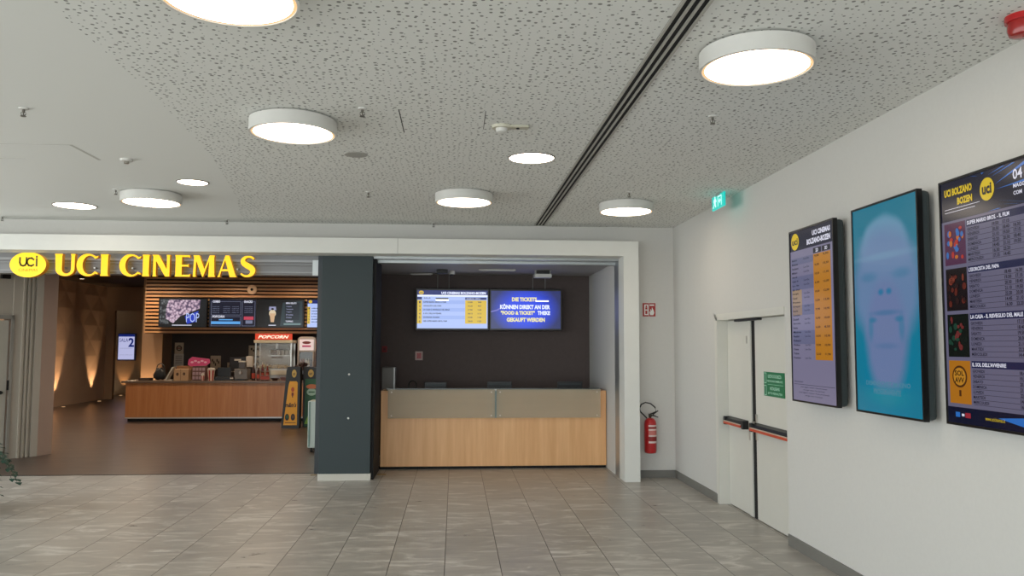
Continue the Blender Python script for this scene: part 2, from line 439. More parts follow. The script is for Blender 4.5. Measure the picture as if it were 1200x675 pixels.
# entrance side wall with door (left): runs diagonally
A = Vector((-6.54, 13.26, 0)); D = Vector((-.643, -.766, 0)); D.normalize(); Nn = Vector((-D.y*-1, D.x*-1, 0))
Nn = Vector((.766, -.643, 0)).normalized()
def dwall(s0, s1, off0, off1, z0, z1, bm=None):
    """box along the diagonal: s metres from A towards the left, offset out of the wall"""
    bm = bm or new(); vs = []
    for z in (z0, z1):
        for s, o in ((s0, off0), (s1, off0), (s1, off1), (s0, off1)):
            vs.append(bm.verts.new(A + D*s + Nn*o + Vector((0, 0, z))))
    for f in ((0, 1, 2, 3), (7, 6, 5, 4), (0, 4, 5, 1), (1, 5, 6, 2), (2, 6, 7, 3), (3, 7, 4, 0)): bm.faces.new([vs[i] for i in f])
    return bm
w = new()
dwall(0, .10, -.35, 0, 0, ZL, w); dwall(.10, .42, -.35, -.04, 0, ZL, w); dwall(.42, 3.2, -.35, -.06, 2.15, ZL, w); dwall(1.55, 3.2, -.35, -.06, 0, 2.15, w)
struct('wall_entrance_left', w, CREAM, label='cream diagonal wall beside the entrance')
e = new()
pts = [(-6.54, 13.26), (-6.45, 13.53), (-6.75, 13.75), (-6.85, 13.5)]
va = [e.verts.new((x, y, 0)) for x, y in pts]; vb = [e.verts.new((x, y, ZL)) for x, y in pts]
e.faces.new(va); e.faces.new(vb[::-1])
for i in range(4): e.faces.new((va[i], va[(i+1) % 4], vb[(i+1) % 4], vb[i]))
struct('wall_entrance_end', e, mat('rosy_cream', '#b29d90', .6), label='rosy end face of the entrance wall')
cv = new()
for s in (.14, .20, .26): dwall(s, s+.03, -.04, -.005, 0, 3.0, cv)
struct('trim_6', cv, CREAM, label='vertical cover strips beside the entrance door')
dr = new(); dwall(.47, 1.5, -.12, -.05, .01, 2.12, dr)
d3 = obj('door_2', dr, mat('cream_door', '#aaa497', .45)); d3['kind'] = 'structure'; d3['label'] = 'cream door leaf at the far left'
h = new(); dwall(.55, 1.4, .02, .05, 1.0, 1.035, h); dwall(.56, .6, -.05, .03, .99, 1.045, h)
obj('door_handle', h, BLACK, d3, label='black push bar')
h = new(); dwall(.44, .465, -.045, -.02, 1.05, 1.2, h); obj('lock_plate', h, BLACK, d3)
h = new(); dwall(.40, .445, -.045, -.02, 0, 2.2, h); dwall(.40, 1.6, -.045, -.02, 2.14, 2.2, h); obj('door_frame', h, mat('frame_grey', '#8c877e', .5), d3)
# small dark sensor high on the entrance wall
sn = thing('wall_sensor', tuple(A + D*.55 + Vector((0, 0, 2.75))), 'small dark sensor high on the cream wall left of oval logo sign', 'sensor')
b = new(); dwall(.50, .62, -.05, .02, 2.76, 2.86, b); obj('housing', b, BLACK, sn)
b = new(); dwall(.47, .65, -.055, -.02, 2.84, 2.88, b); obj('mounting_plate', b, BLACK, sn)

# ------------------------------------------------------------------ double fire door on the right wall
XD = 3.07
def door(name, y0, y1, label):
    d = obj(name, bx(XD, XD+.05, y0, y1, .008, DZ-.04, bev=.003), DOORW); d['kind'] = 'structure'; d['label'] = label
    return d
gap = 8.10
dA = door('door_1', gap+.05, DY1-.05, 'far white fire door leaf')
dB = door('door_3', DY0+.01, gap-.045, 'near white fire door leaf with green notice')
obj('meeting_stile', bx(XD-.012, XD, gap+.05, gap+.14, .008, DZ-.05, bev=.003), DOORW, dA)
fr = new()
box(fr, XR-.008, XD+.06, DY1-.045, DY1, 0, DZ); box(fr, XR-.008, XR+.006, DY1, DY1+.04, 0, DZ+.04)
box(fr, XR-.008, XD+.06, DY0, DY1, DZ-.035, DZ); box(fr, XR-.008, XR+.006, DY0-.0, DY1+.04, DZ, DZ+.035)
struct('trim_7', fr, DOORW, label='white steel door frame')
struct('trim_8', bx(XD+.003, XD+.12, gap-.045, gap+.05, 0, DZ-.04), BLACKM, label='dark gap between door leaves')
struct('trim_9', bx(XR-.01, XR+.01, DY0-.012, DY0+.003, 0, .1), DOORW, label='white foot of the near door jamb')
def panic(name_, y0, y1, parent, z=.93):
    # wedge-shaped push bar: black top, orange-red front lip
    b = new(); prof = [(XD-.001, z+.045), (XD-.05, z+.03), (XD-.075, z-.02), (XD-.001, z-.035)]
    va = [b.verts.new((x, y0, zz)) for x, zz in prof]; vb = [b.verts.new((x, y1, zz)) for x, zz in prof]
    b.faces.new(va); b.faces.new(vb[::-1])
    for i in range(4): b.faces.new((va[i], va[(i+1) % 4], vb[(i+1) % 4], vb[i]))
    o = obj(name_, b, BLACK, parent)
    obj('push_strip', bx(XD-.088, XD-.072, y0+.02, y1-.02, z-.032, z-.006, bev=.003), mat('orange_red', '#c2472a', .45), o, label='orange-red front strip')
    obj('white_strip', bx(XD-.09, XD-.07, y0+.02, y1-.02, z-.005, z+.002), mat('pale_strip', '#c9b9a8', .5), o)
    for y in (y0, y1): obj('end_bracket', bx(XD-.075, XD-.001, y-.03, y+.02, z-.045, z+.045, bev=.006), BLACK, o)
panic('push_bar', gap+.18, DY1-.10, dA); panic('push_bar', DY0+.03, gap-.06, dB)
obj('lock_plate', bx(XD-.012, XD, gap-.09, gap-.055, .8, 1.06, bev=.003), STEEL, dB)
b = new(); tube(b, [(XD-.012, gap-.072, .98), (XD-.05, gap-.072, .98), (XD-.05, gap-.12, .975)], .009); obj('door_handle', b, STEEL, dB)
obj('lock_plate', bx(XD-.02, XD-.011, gap+.08, gap+.115, .78, .95, bev=.003), STEEL, dA)
obj('hinge_pin', bx(XD-.02, XD-.011, gap+.13, gap+.15, 1.78, 1.86), STEEL, dA)
obj('door_closer', bx(XD-.05, XD, gap-.25, gap+.42, DZ-.06, DZ-.03, bev=.004), BLACK, dA)
ns = thing('door_notice', (XD-.004, 7.57, 1.37), 'green notice with white lettering on the near white fire door', 'sign')
c = Canvas(frame((XD-.006, 7.815, 1.265), (0, -1, 0)), .50, .235)
c.h = .235; c.rect(0, 0, 1, 1, GRN, 0); mg = mat('green_dark', '#145f3d', .4); WG = mat('pale_green_ink', '#a9d8bf', .5)
c.rect(.02, .03, .14, .47, WG, 1); c.rect(.04, .06, .12, .44, GRN, 2); c.rect(.02, .55, .14, .97, WG, 1); c.rect(.04, .58, .12, .94, GRN, 2)
c.text('USCITA DI SICUREZZA', .22, .10, .88, .24, WG, 2, .04); c.text('NON INGOMBRARE', .18, .32, .94, .41, WG, 2, .03); c.rect(.2, .5, .95, .515, WG, 1)
c.text('NOTAUSGANG', .32, .60, .78, .74, WG, 2, .04); c.text('BITTE FREIHALTEN', .22, .82, .9, .91, WG, 2, .03)
obj('backing_board', bx(XD-.0055, XD, 7.315, 7.815, 1.265, 1.5), GRN, ns); c.build('printed_face', ns)

# ------------------------------------------------------------------ ceiling fittings
LAMP = glow('lamp_diffuser', '#ffeed8', 11.5, .6)
LAMPR = glow('lamp_diffuser_edge', '#ffcf96', 1.05, .6)
LBODY = mat('lamp_white', '#d3d2cd', .5)
def lamp_parts(t, x, y, r, h):
    b = new(); lathe(b, [(r-.03, ZC), (r-.03, ZC-.012), (r, ZC-.012), (r, ZC-h), (r-.014, ZC-h), (r-.014, ZC-h+.006)], (x, y, 0), seg=64)
    obj('housing', b, LBODY, t, smooth=True)
    b = new(); lathe(b, [(r-.014, ZC-h+.006), (r-.03, ZC-h+.004)], (x, y, 0), seg=64, mi=1); lathe(b, [(r-.03, ZC-h+.004), (0, ZC-h+.004)], (x, y, 0), seg=64)
    obj.keep = True; obj('diffuser', b, [LAMP, LAMPR], t); obj.keep = False
def copy_tree(o, parent=None):
    c = o.copy(); COL.objects.link(c); c.parent = parent
    for ch in list(o.children): copy_tree(ch, c)
    return c
l0 = thing('ceiling_lamp', (-1.165, 5.74, ZC), '', 'lamp', 'surface-mounted round ceiling lamps')
lamp_parts(l0, -1.165, 5.74, .305, .105)
L_ = [(-1.165, 5.74, 'large round white ceiling lamp between the cut-off lamp and the recessed light, left of centre'),
      (1.625, 4.16, 'largest whole round ceiling lamp, right of the ceiling slot above the wall screens'),
      (-1.0, 3.49, 'round ceiling lamp cut off by the top edge of the photo'),
      (-3.24, 8.72, 'round surface-mounted ceiling lamp at the far left above the yellow letters'),
      (.085, 8.42, 'round surface-mounted ceiling lamp above the booth screens, left of slot'),
      (1.915, 8.85, 'round surface-mounted ceiling lamp at far end of slot, nearest the exit sign')]
for i, (x, y, lb) in enumerate(L_):
    o = l0 if i == 0 else copy_tree(l0)
    o.location = (x, y, ZC); o['label'] = lb
for x, y, r, lb in ((.645, 6.76, .205, 'flush recessed round light in the perforated ceiling left of the slot'),
                    (-2.605, 8.06, .155, 'smallest flush recessed round light, in the plain white ceiling'),
                    (-4.41, 9.55, .235, 'flush recessed round light in plain ceiling, leftmost of all lights')):
    t = thing('recessed_light', (x, y, ZC), lb, 'lamp', 'recessed ceiling lights')
    b = new(); lathe(b, [(r, ZC-.0005), (r, ZC-.006), (r-.012, ZC-.008), (r-.015, ZC-.0005)], (x, y, 0), seg=48); obj('trim_ring', b, mat('ring_grey', '#8f8b85', .5), t, smooth=True)
    b = new(); lathe(b, [(r-.014, ZC-.004), (0, ZC-.004)], (x, y, 0), seg=48); obj.keep = True; obj('diffuser', b, LAMP, t); obj.keep = False
# slot diffuser
sd = thing('slot_diffuser', (1.1, 6.5, ZC), 'long linear air slot with three black gaps running along the ceiling', 'air vent')
obj('backing', bx(1.045, 1.185, -1, 10.6, ZC-.002, ZC+.0), BLACKM, sd)
for k in range(4):
    x = 1.045 + k*.0425
    obj('rail', bx(x, x+.0155, -1, 10.6, ZC-.009, ZC-.001), mat('rail_grey', '#b3b1aa', .45, metal=.2), sd)
# sprinklers
def sprinkler(x, y, lb):
    t = thing('sprinkler_head', (x, y, ZC), lb, 'sprinkler', 'ceiling sprinkler heads')
    b = new(); lathe(b, [(0, ZC), (.032, ZC), (.03, ZC-.008), (.01, ZC-.01), (0, ZC-.01)], (x, y, 0), seg=20); obj('escutcheon', b, LBODY, t, smooth=True)
    b = new(); lathe(b, [(.009, ZC-.01), (.009, ZC-.03), (.004, ZC-.032), (.004, ZC-.052), (.018, ZC-.054), (.018, ZC-.058), (0, ZC-.058)], (x, y, 0), seg=12)
    tube(b, [(x-.014, y, ZC-.028), (x-.016, y, ZC-.042), (x-.004, y, ZC-.054)], .003, 6); tube(b, [(x+.014, y, ZC-.028), (x+.016, y, ZC-.042), (x+.004, y, ZC-.054)], .003, 6)
    obj('nozzle', b, mat('sprinkler_metal', '#6f6b64', .4, metal=.7), t)
for x, y, lb in ((-2.95, 5.6, 'small sprinkler in plain white ceiling at far left, nearest of the left ones'),
                 (-3.52, 8.5, 'small sprinkler just above the leftmost surface-mounted lamp'),
                 (-.64, 5.42, 'small sprinkler beside the large lamp left of centre, near a ceiling slit'),
                 (-.92, 8.43, 'tiny sprinkler in perforated ceiling above the slate column'),
                 (1.79, 5.41, 'small sprinkler behind the largest whole lamp on the right'),
                 (1.81, 8.2, 'tiny sprinkler right in front of the lamp by the exit sign'),
                 (-5.7, 10.45, 'tiny sprinkler at the far left edge where ceiling meets end wall'),
                 (-2.94, 10.48, 'tiny sprinkler at the end wall above the last yellow letters'),
                 (-.29, 10.5, 'tiny sprinkler at the end wall above the booth')):
    sprinkler(x, y, lb)
# detectors
t = thing('smoke_detector', (-2.86, 7.1, ZC), 'small white detector on the plain ceiling left of the perforated field', 'detector')
b = new(); lathe(b, [(0, ZC), (.055, ZC), (.05, ZC-.018), (0, ZC-.02)], (-2.86, 7.1, 0), seg=24); obj('base', b, LBODY, t, smooth=True)
b = new(); lathe(b, [(.02, ZC-.02), (.022, ZC-.04), (0, ZC-.042)], (-2.86, 7.1, 0), seg=16); obj('sensor', b, STEEL, t, smooth=True)
t = thing('smoke_detector', (.34, 5.78, ZC), 'cream smoke detector with dome on long base plate in perforated ceiling', 'detector')
b = new(); lathe(b, [(0, ZC), (.075, ZC), (.07, ZC-.02), (0, ZC-.022)], (.33, 5.78, 0), seg=28); box(b, .36, .53, 5.74, 5.82, ZC-.015, ZC, bev=.004); obj('base', b, mat('det_cream', '#c9c6b4', .5), t, smooth=True)
b = new(); lathe(b, [(.045, ZC-.02), (.04, ZC-.045), (.02, ZC-.055), (0, ZC-.056)], (.33, 5.78, 0), seg=24); obj('sensor', b, LBODY, t, smooth=True)
b = new(); lathe(b, [(.012, ZC-.012), (.012, ZC-.022), (0, ZC-.022)], (.45, 5.78, 0), seg=12); obj('indicator', b, BLACK, t)
t = thing('cover_disc', (-.847, 6.76, ZC), 'flat grey round cover disc in perforated ceiling behind large left lamp', 'ceiling disc')
b = new(); lathe(b, [(0, ZC-.006), (.095, ZC-.006), (.1, ZC-.0005)], (-.847, 6.76, 0), seg=32); obj('disc', b, mat('disc_grey', '#a3a29c', .6), t, smooth=True)
# access flaps and slits in the ceiling
JN = mat('joint_grey', '#bdbcb5', .8); JD = mat('slit_dark', '#2c2b28', .9)
a = new()
for (x0, y0, x1, y1) in ((-3.75, 6.62, -3.12, 6.62), (-3.12, 6.62, -3.10, 7.15), (-4.3, 6.62, -3.75, 6.62), (-4.35, 7.15, -3.72, 7.15)):
    box(a, min(x0, x1)-.002, max(x0, x1)+.002, min(y0, y1)-.003, max(y0, y1)+.003, ZC-.0015, ZC-.0002)
struct('ceiling_access_joint', a, JN, label='fine joint of an access flap in the plain ceiling')
a = new(); box(a, -.398, -.392, 5.42, 6.02, ZC-.0015, ZC-.0002); box(a, .198, .202, 5.42, 5.88, ZC-.0015, ZC-.0002)
struct('ceiling_slit', a, JD, label='two narrow slits in the perforated ceiling')
# exit sign
ex = thing('exit_sign', (2.75, 8.17, ZC), 'glowing teal green exit sign hanging at ceiling near right wall', 'sign')
obj('bracket', bx(2.745, 2.765, 8.1, 8.24, ZC-.03, ZC), ALU, ex)
obj('sign_panel', bx(2.746, 2.764, 7.98, 8.36, ZC-.165, ZC-.02), glow('exit_green', '#14c4ba', 1.0, .3, base='#0a6a58'), ex)
EW = glow('exit_white', '#c9fff2', 1.3, .3)
c = Canvas(frame((2.745, 8.36, ZC-.165), (0, -1, 0)), .38, .145)
c.poly([(.08, .85), (.2, .55), (.14, .4), (.2, .2), (.34, .22), (.4, .45), (.32, .5), (.36, .85), (.3, .85), (.24, .62), (.14, .88)], EW)
c.ell(.27, .13, .04, .1, EW); c.rect(.5, .12, .54, .88, EW); c.rect(.78, .12, .82, .88, EW); c.rect(.5, .12, .82, .2, EW)
c.poly([(.58, .5), (.68, .3), (.68, .45), (.76, .45), (.76, .55), (.68, .55), (.68, .7)], EW)
c.build('pictogram', ex)
# red alarm
ra = thing('alarm_sounder', (2.75, 3.62, ZC), 'red round fire alarm sounder on the ceiling at top right corner', 'alarm')
b = new(); lathe(b, [(0, ZC), (.078, ZC), (.078, ZC-.03), (0, ZC-.03)], (2.75, 3.62, 0), seg=32); obj('base', b, RED, ra, smooth=True)
b = new(); lathe(b, [(.068, ZC-.03), (.07, ZC-.07), (.062, ZC-.095), (.04, ZC-.104), (0, ZC-.104)], (2.75, 3.62, 0), seg=32); obj('horn', b, mat('alarm_red', '#9c1c1a', .25, coat=.4), ra, smooth=True)

# ------------------------------------------------------------------ end wall: extinguisher and its sign
ext = thing('fire_extinguisher', (2.595, 10.59, .33), 'red fire extinguisher with black hose hanging on the end wall corner', 'fire extinguisher')
ex_, ey_ = 2.595, 10.59
b = new(); lathe(b, [(0, .345), (.05, .335), (.074, .345), (.08, .37), (.08, .72), (.072, .76), (.05, .79), (.022, .80), (0, .80)], (ex_, ey_, 0), seg=32); obj('cylinder', b, RED, ext, smooth=True)
b = new()
n = 14
va = [(ex_ + .0815*math.cos(a), ey_ + .0815*math.sin(a)) for a in [math.radians(-120 + 105*i/n) for i in range(n+1)]]
for (z0, z1, mi) in ((.475, .50, 0), (.50, .56, 1), (.56, .58, 0), (.58, .64, 2), (.64, .66, 0), (.66, .69, 1), (.69, .71, 0)):
    for (p, q) in zip(va, va[1:]):
        f = b.faces.new([b.verts.new((p[0], p[1], z0)), b.verts.new((q[0], q[1], z0)), b.verts.new((q[0], q[1], z1)), b.verts.new((p[0], p[1], z1))]); f.material_index = mi
obj('label_band', b, [mat('ext_label', '#e2cfc8', .5), mat('ext_label_red', '#8f2622', .5), mat('ext_label_pink', '#c9726a', .5)], ext)
b = new(); lathe(b, [(.016, .80), (.018, .83), (.012, .85), (0, .85)], (ex_, ey_, 0), seg=16); box(b, ex_-.018, ex_+.018, ey_-.02, ey_+.02, .815, .855, bev=.004); obj('valve', b, mat('valve_brass', '#3a3229', .4, metal=.5), ext)
b = new(); tube(b, [(ex_, ey_, .85), (ex_+.03, ey_-.02, .862), (ex_+.10, ey_-.035, .895)], [.009, .009, .007]); tube(b, [(ex_, ey_, .838), (ex_+.04, ey_-.02, .832), (ex_+.10, ey_-.035, .81)], [.008, .008, .006]); obj('lever', b, BLACK, ext)
pts = []
for i in range(19):
    a = math.radians(-55 + 270*i/18)
    pts.append((ex_-.075 + .105*math.cos(a)*1.0, ey_ - .03 + .0*i, .925 + .085*math.sin(a)))
pts = [(ex_+.0, ey_-.015, .85)] + pts + [(ex_-.13, ey_-.05, .87), (ex_-.04, ey_-.06, .82)]
pts = [pts[0]] + [(ex_+.075-.0, ey_-.03, .88), (ex_+.06, ey_-.03, .94), (ex_+.0, ey_-.03, .99), (ex_-.07, ey_-.03, 1.005), (ex_-.125, ey_-.03, .98), (ex_-.15, ey_-.03, .93), (ex_-.135, ey_-.035, .88), (ex_-.095, ey_-.05, .84), (ex_-.06, ey_-.06, .80)]
pts[0] = (ex_+.03, ey_-.02, .845)
b = new(); tube(b, pts, .009, 10); obj('hose', b, BLACK, ext, smooth=True)
obj('bracket', bx(ex_-.03, ex_+.03, ey_+.06, YB, .6, .74), STEEL, ext)
fs = thing('fire_sign', (2.617, YB, 2.24), 'square red fire extinguisher pictogram sign high on the end wall', 'sign')
obj('plate', bx(2.53, 2.705, YB-.004, YB, 2.15, 2.33), REDSIGN, fs)
c = Canvas(frame((2.53, YB-.005, 2.15), (1, 0, 0)), .175, .18)
c.rect(0, 0, 1, 1, REDSIGN, 0); c.rect(.12, .1, .44, .9, WH, 1); c.rect(.2, .32, .36, .82, REDSIGN, 2); c.ell(.28, .24, .07, .07, REDSIGN, 2); c.rect(.2, .48, .36, .56, WH, 3)
c.poly([(.58, .9), (.52, .62), (.6, .66), (.6, .42), (.7, .58), (.72, .3), (.86, .55), (.9, .75), (.82, .9)], WH, 1); c.rect(.54, .1, .9, .2, WH, 1); c.rect(.48, .0, .5, 1, WH, 1)
c.build('pictogram', fs)

# ------------------------------------------------------------------ right wall displays
def portrait(name, y_far, w, z0, h, depth, x_front, label, group, side=TVSIDE):
    t = thing(name, (XR, y_far-w/2, z0), label, 'screen', group)
    obj('casing', bx(x_front+.002, XR-.03, y_far-w+.005, y_far-.005, z0+.005, z0+h-.005, bev=min(.03, (XR-.03-x_front)*.3)), side, t)
    obj('wall_mount', bx(XR-.03, XR, y_far-w+.2, y_far-.2, z0+.3, z0+h-.3), BLACK, t)
    fb = new(); e_ = .014
    box(fb, x_front-.006, x_front+.03, y_far-w, y_far, z0, z0+e_); box(fb, x_front-.006, x_front+.03, y_far-w, y_far, z0+h-e_, z0+h)
    box(fb, x_front-.006, x_front+.03, y_far-w, y_far-w+e_, z0+e_, z0+h-e_); box(fb, x_front-.006, x_front+.03, y_far-e_, y_far, z0+e_, z0+h-e_)
    obj('bezel', fb, BEZEL, t)
    return t, Canvas(frame((x_front, y_far-e_, z0+e_), (0, -1, 0)), w-2*e_, h-2*e_)
NAVY = glow('px_navy', '#14183a', .55, .18); LIL = glow('px_lilac', '#8d88a6', .62, .18); LIL2 = glow('px_lilac_dim', '#77789a', .62, .18)
ORA = glow('px_orange', '#cf8a28', .62, .18); OW = glow('px_white', '#e4e4f4', .8, .18); OY = glow('px_yellow', '#dfc021', .8, .18)
INK = glow('px_ink', '#1a1a38', .3, .18); DARK = glow('px_black', '#05060a', .3, .15); TAN = glow('px_tan', '#b59a7c', .62, .18)
t, c = portrait('price_display', 6.61, .80, 1.295, 1.425, .12, 2.84, 'portrait price list screen with orange column, nearest to the fire door', 'wall display screens')
c.rect(0, 0, 1, 1, LIL, 0); c.rect(0, 0, 1, .115, NAVY, 1)
c.ell(.13, .06, .095, .05, OY, 2); c.text('uci', .06, .04, .2, .08, NAVY, 3, .03)
c.text('UCI CINEMAS', .55, .022, .95, .052, OW, 2, .05); c.text('BOLZANO-BOZEN', .42, .065, .95, .098, OW, 2, .05)
c.rect(.56, .125, .74, .155, INK, 1); c.rect(.76, .125, .94, .155, INK, 1); c.text('2D', .62, .13, .68, .15, OW, 2, .03); c.text('3D', .82, .13, .88, .15, OW, 2, .03)
c.rect(.56, .16, .94, .76, ORA, 1)
for a_, b_ in ((.16, .20), (.27, .35), (.44, .50), (.59, .67)): c.rect(.03, a_, .56, b_, LIL2, 1)
c.rect(.03, .35, .27, .50, TAN, 1)
random.seed(3)
y = .165
names = ['Intero', 'Ridotto', 'Studenti', 'Militari', 'Over 65', 'Under 14', 'Lun - Ven', 'Sab - Dom', 'Famiglia', 'Card', 'Promo', 'Gruppi', 'Scuole', 'Convenzioni', 'Disabili', 'Speciale', 'Notte', 'Matinee', 'Festivi', 'Prefestivi', 'Online', 'Cassa', 'Ticket', 'Premium']
for i in range(24):
    c.text(names[i], .04, y, .04+.2*(.5+.5*random.random()), y+.012, INK, 2, .02)
    if i % 3 != 1: c.text('Lun-Gio', .33, y, .46, y+.011, INK, 2, .0)
    if i % 2 == 0:
        c.text('%d,%d0' % (random.randint(5, 11), random.choice((0, 5, 9))), .59, y, .69, y+.014, INK, 2, .02)
        c.text('%d,%d0' % (random.randint(7, 13), random.choice((0, 5, 9))), .78, y, .9, y+.014, INK, 2, .02)
    y += .0252
c.text('Informazioni', .04, .885, .25, .895, INK, 2, 0); c.rect(.03, .905, .97, .907, INK, 1)
for k, (u0, u1) in enumerate(((.2, .8), (.25, .75), (.15, .85), (.3, .7))): c.text('prezzi soggetti a variazioni - Preise ohne Gewaehr', u0, .915+k*.016, u1, .925+k*.016, INK, 2, 0)
c.build('screen', t)

# middle display: pale face in blue light (procedural picture on the screen)
def face_mat():
    m = bpy.data.materials.new('face_picture'); m.use_nodes = True; nt = m.node_tree; N = nt.nodes.new; L = nt.links.new
    b = nt.nodes['Principled BSDF']; b.inputs['Roughness'].default_value = .15
    b.inputs['Base Color'].default_value = lin('#050505')
    tc = N('ShaderNodeTexCoord'); sp = N('ShaderNodeSeparateXYZ'); L(tc.outputs['Object'], sp.inputs[0])
    def M(op, a, c=None, e=None):
        n = N('ShaderNodeMath'); n.operation = op
        for i, v in enumerate((a, c, e)):
            if v is None: continue
            if isinstance(v, (int, float)): n.inputs[i].default_value = v
            else: L(v, n.inputs[i])
        return n.outputs[0]
    # object origin = bottom middle of the display on the wall; y runs towards the far side
    U = M('MULTIPLY', sp.outputs['Y'], -1.0); V = sp.outputs['Z']
    nz = N('ShaderNodeTexNoise'); nz.inputs['Scale'].default_value = 5; L(tc.outputs['Object'], nz.inputs['Vector'])
    wob = M('MULTIPLY_ADD', nz.outputs['Fac'], .35, -.17)
    def blob(cu, cv, ru, rv, s0, s1):
        a = M('DIVIDE', M('SUBTRACT', U, cu), ru); c_ = M('DIVIDE', M('SUBTRACT', V, cv), rv)
        d = M('SQRT', M('ADD', M('MULTIPLY', a, a), M('MULTIPLY', c_, c_))); d = M('ADD', d, M('MULTIPLY', wob, .5))
        r = N('ShaderNodeMapRange'); r.interpolation_type = 'SMOOTHSTEP'; r.inputs[1].default_value = s0; r.inputs[2].default_value = s1; r.inputs[3].default_value = 1; r.inputs[4].default_value = 0
        L(d, r.inputs[0]); return r.outputs[0]
    def mix(f, c0, c1, k=1):
        n = N('ShaderNodeMixRGB'); L(M('MULTIPLY', f, k), n.inputs[0])
        if isinstance(c0, str): n.inputs[1].default_value = lin(c0)
        else: L(c0, n.inputs[1])
        n.inputs[2].default_value = lin(c1); return n.outputs[0]
    col = mix(blob(0, .35, .5, .8, .4, 1.2), '#2388a4', '#128eb2')
    col = mix(blob(0, 1.10, .30, .24, .8, 1.1), col, '#7ab0d0', .95)
    col = mix(blob(0, .86, .42, .42, .75, 1.15), col, '#7a98c4', .95)
    col = mix(blob(0, .52, .27, .40, .7, 1.15), col, '#7e90c0', .95)
    col = mix(blob(0, 1.06, .45, .03, .3, 1.2), col, '#86b2d2', .5)
    for s in (-1, 1):
        col = mix(blob(s*.2, .93, .11, .035, .3, 1.5), col, '#4a8cb4', .55)
        col = mix(blob(s*.05, .82, .035, .022, .3, 1.5), col, '#1d88b8', .85)
        col = mix(blob(s*.19, .58, .035, .09, .3, 1.5), col, '#3a8cb4', .6)
        col = mix(blob(s*.16, .635, .05, .02, .3, 1.5), col, '#2a86b0', .7)
    col = mix(blob(0, .68, .17, .018, .3, 1.6), col, '#3a80b0', .55)
    col = mix(blob(0, .58, .13, .075, .6, 1.3), col, '#7f90bc', .45)
    col = mix(blob(0, .46, .14, .02, .3, 1.6), col, '#5a84b4', .5)
    col = mix(blob(0, .13, .27, .07, .3, 1.4), col, '#179ab2', .8)
    L(col, b.inputs['Emission Color']); b.inputs['Emission Strength'].default_value = .62
    return m
t, c = portrait('poster_display', 5.53, .825, 1.295, 1.43, .12, 2.84, 'portrait screen showing a pale screaming face in blue light, middle of three', 'wall display screens')
FM = face_mat(); TE = glow('px_teal', '#64a8c6', .5, .18)
c.rect(0, 0, 1, 1, FM, 0)
c.text('DEMNÄCHST IM KINO', .16, .845, .84, .872, TE, 1, .03); c.text('PROSSIMAMENTE', .28, .885, .7, .912, TE, 1, .03)
c.build('screen', t)

# programme display
t, c = portrait('programme_display', 4.57, .82, 1.30, 1.43, .05, 2.895, 'portrait film programme screen with timetables and small posters, at right edge of photo', 'wall display screens', side=BEZEL)
H0 = glow('px_header', '#0e1436', .5, .16); RAY = glow('px_ray', '#2c6fc4', .8, .16); HB = glow('px_bar', '#1c2350', .6, .16); PAL = glow('px_pale', '#74718c', .62, .18)
c.rect(0, 0, 1, 1, PAL, 0); c.rect(0, 0, 1, .165, H0, 1)
for k in range(9):
    a = math.radians(-70 + k*22 + (k % 2)*7)
    for s in (1,):
        u, v = .48, .09; du, dv = math.cos(a)*.45, -math.sin(a)*.26
        e0 = (u+du*.3, v+dv*.3)
        P1 = (min(max(u+du, .01), .99), min(max(v+dv, .004), .16)); P2 = (min(max(u+du*1.0+.03, .01), .99), min(max(v+dv+.008, .006), .163))
        if abs(P1[0]-P2[0]) + abs(P1[1]-P2[1]) > .004: c.poly([e0, P1, P2], RAY, 2)
c.text('UCI BOLZANO', .05, .03, .37, .062, OY, 3, .05); c.text('BOZEN', .2, .075, .37, .105, OY, 3, .05)
c.ell(.53, .075, .075, .045, OY, 3); c.text('uci', .48, .052, .58, .095, NAVY, 4, .04)
c.text('04', .79, .03, .88, .07, OW, 3, .02); c.text('MAGGIO', .79, .085, .94, .10, OW, 3, .03); c.text('COM', .79, .112, .87, .127, OW, 3, .03)
c.rect(.05, .115, .45, .117, OW, 3); c.rect(.05, .128, .40, .130, OW, 3)
posters = [['#5a2a50', '#d87a2a', '#3a7ac8', '#c83a30'], ['#1a1014', '#6a2a20', '#301818', '#8a4030'], ['#0a1410', '#204838', '#101c18', '#7a3030'], ['#c8801e', '#5a3210', '#d8962c', '#3a2008']]
tit = ['SUPER MARIO BROS. - IL FILM', "L'ESORCISTA DEL PAPA", 'LA CASA - IL RISVEGLIO DEL MALE', "IL SOL DELL'AVVENIRE"]
days = ['GIOVEDI', 'VENERDI', 'SABATO', 'DOMENICA', 'LUNEDI', 'MARTEDI', 'MERCOLEDI']
tt = ['14.45', '16.30', '17.15', '18.40', '19.50', '20.30', '21.10', '22.20']
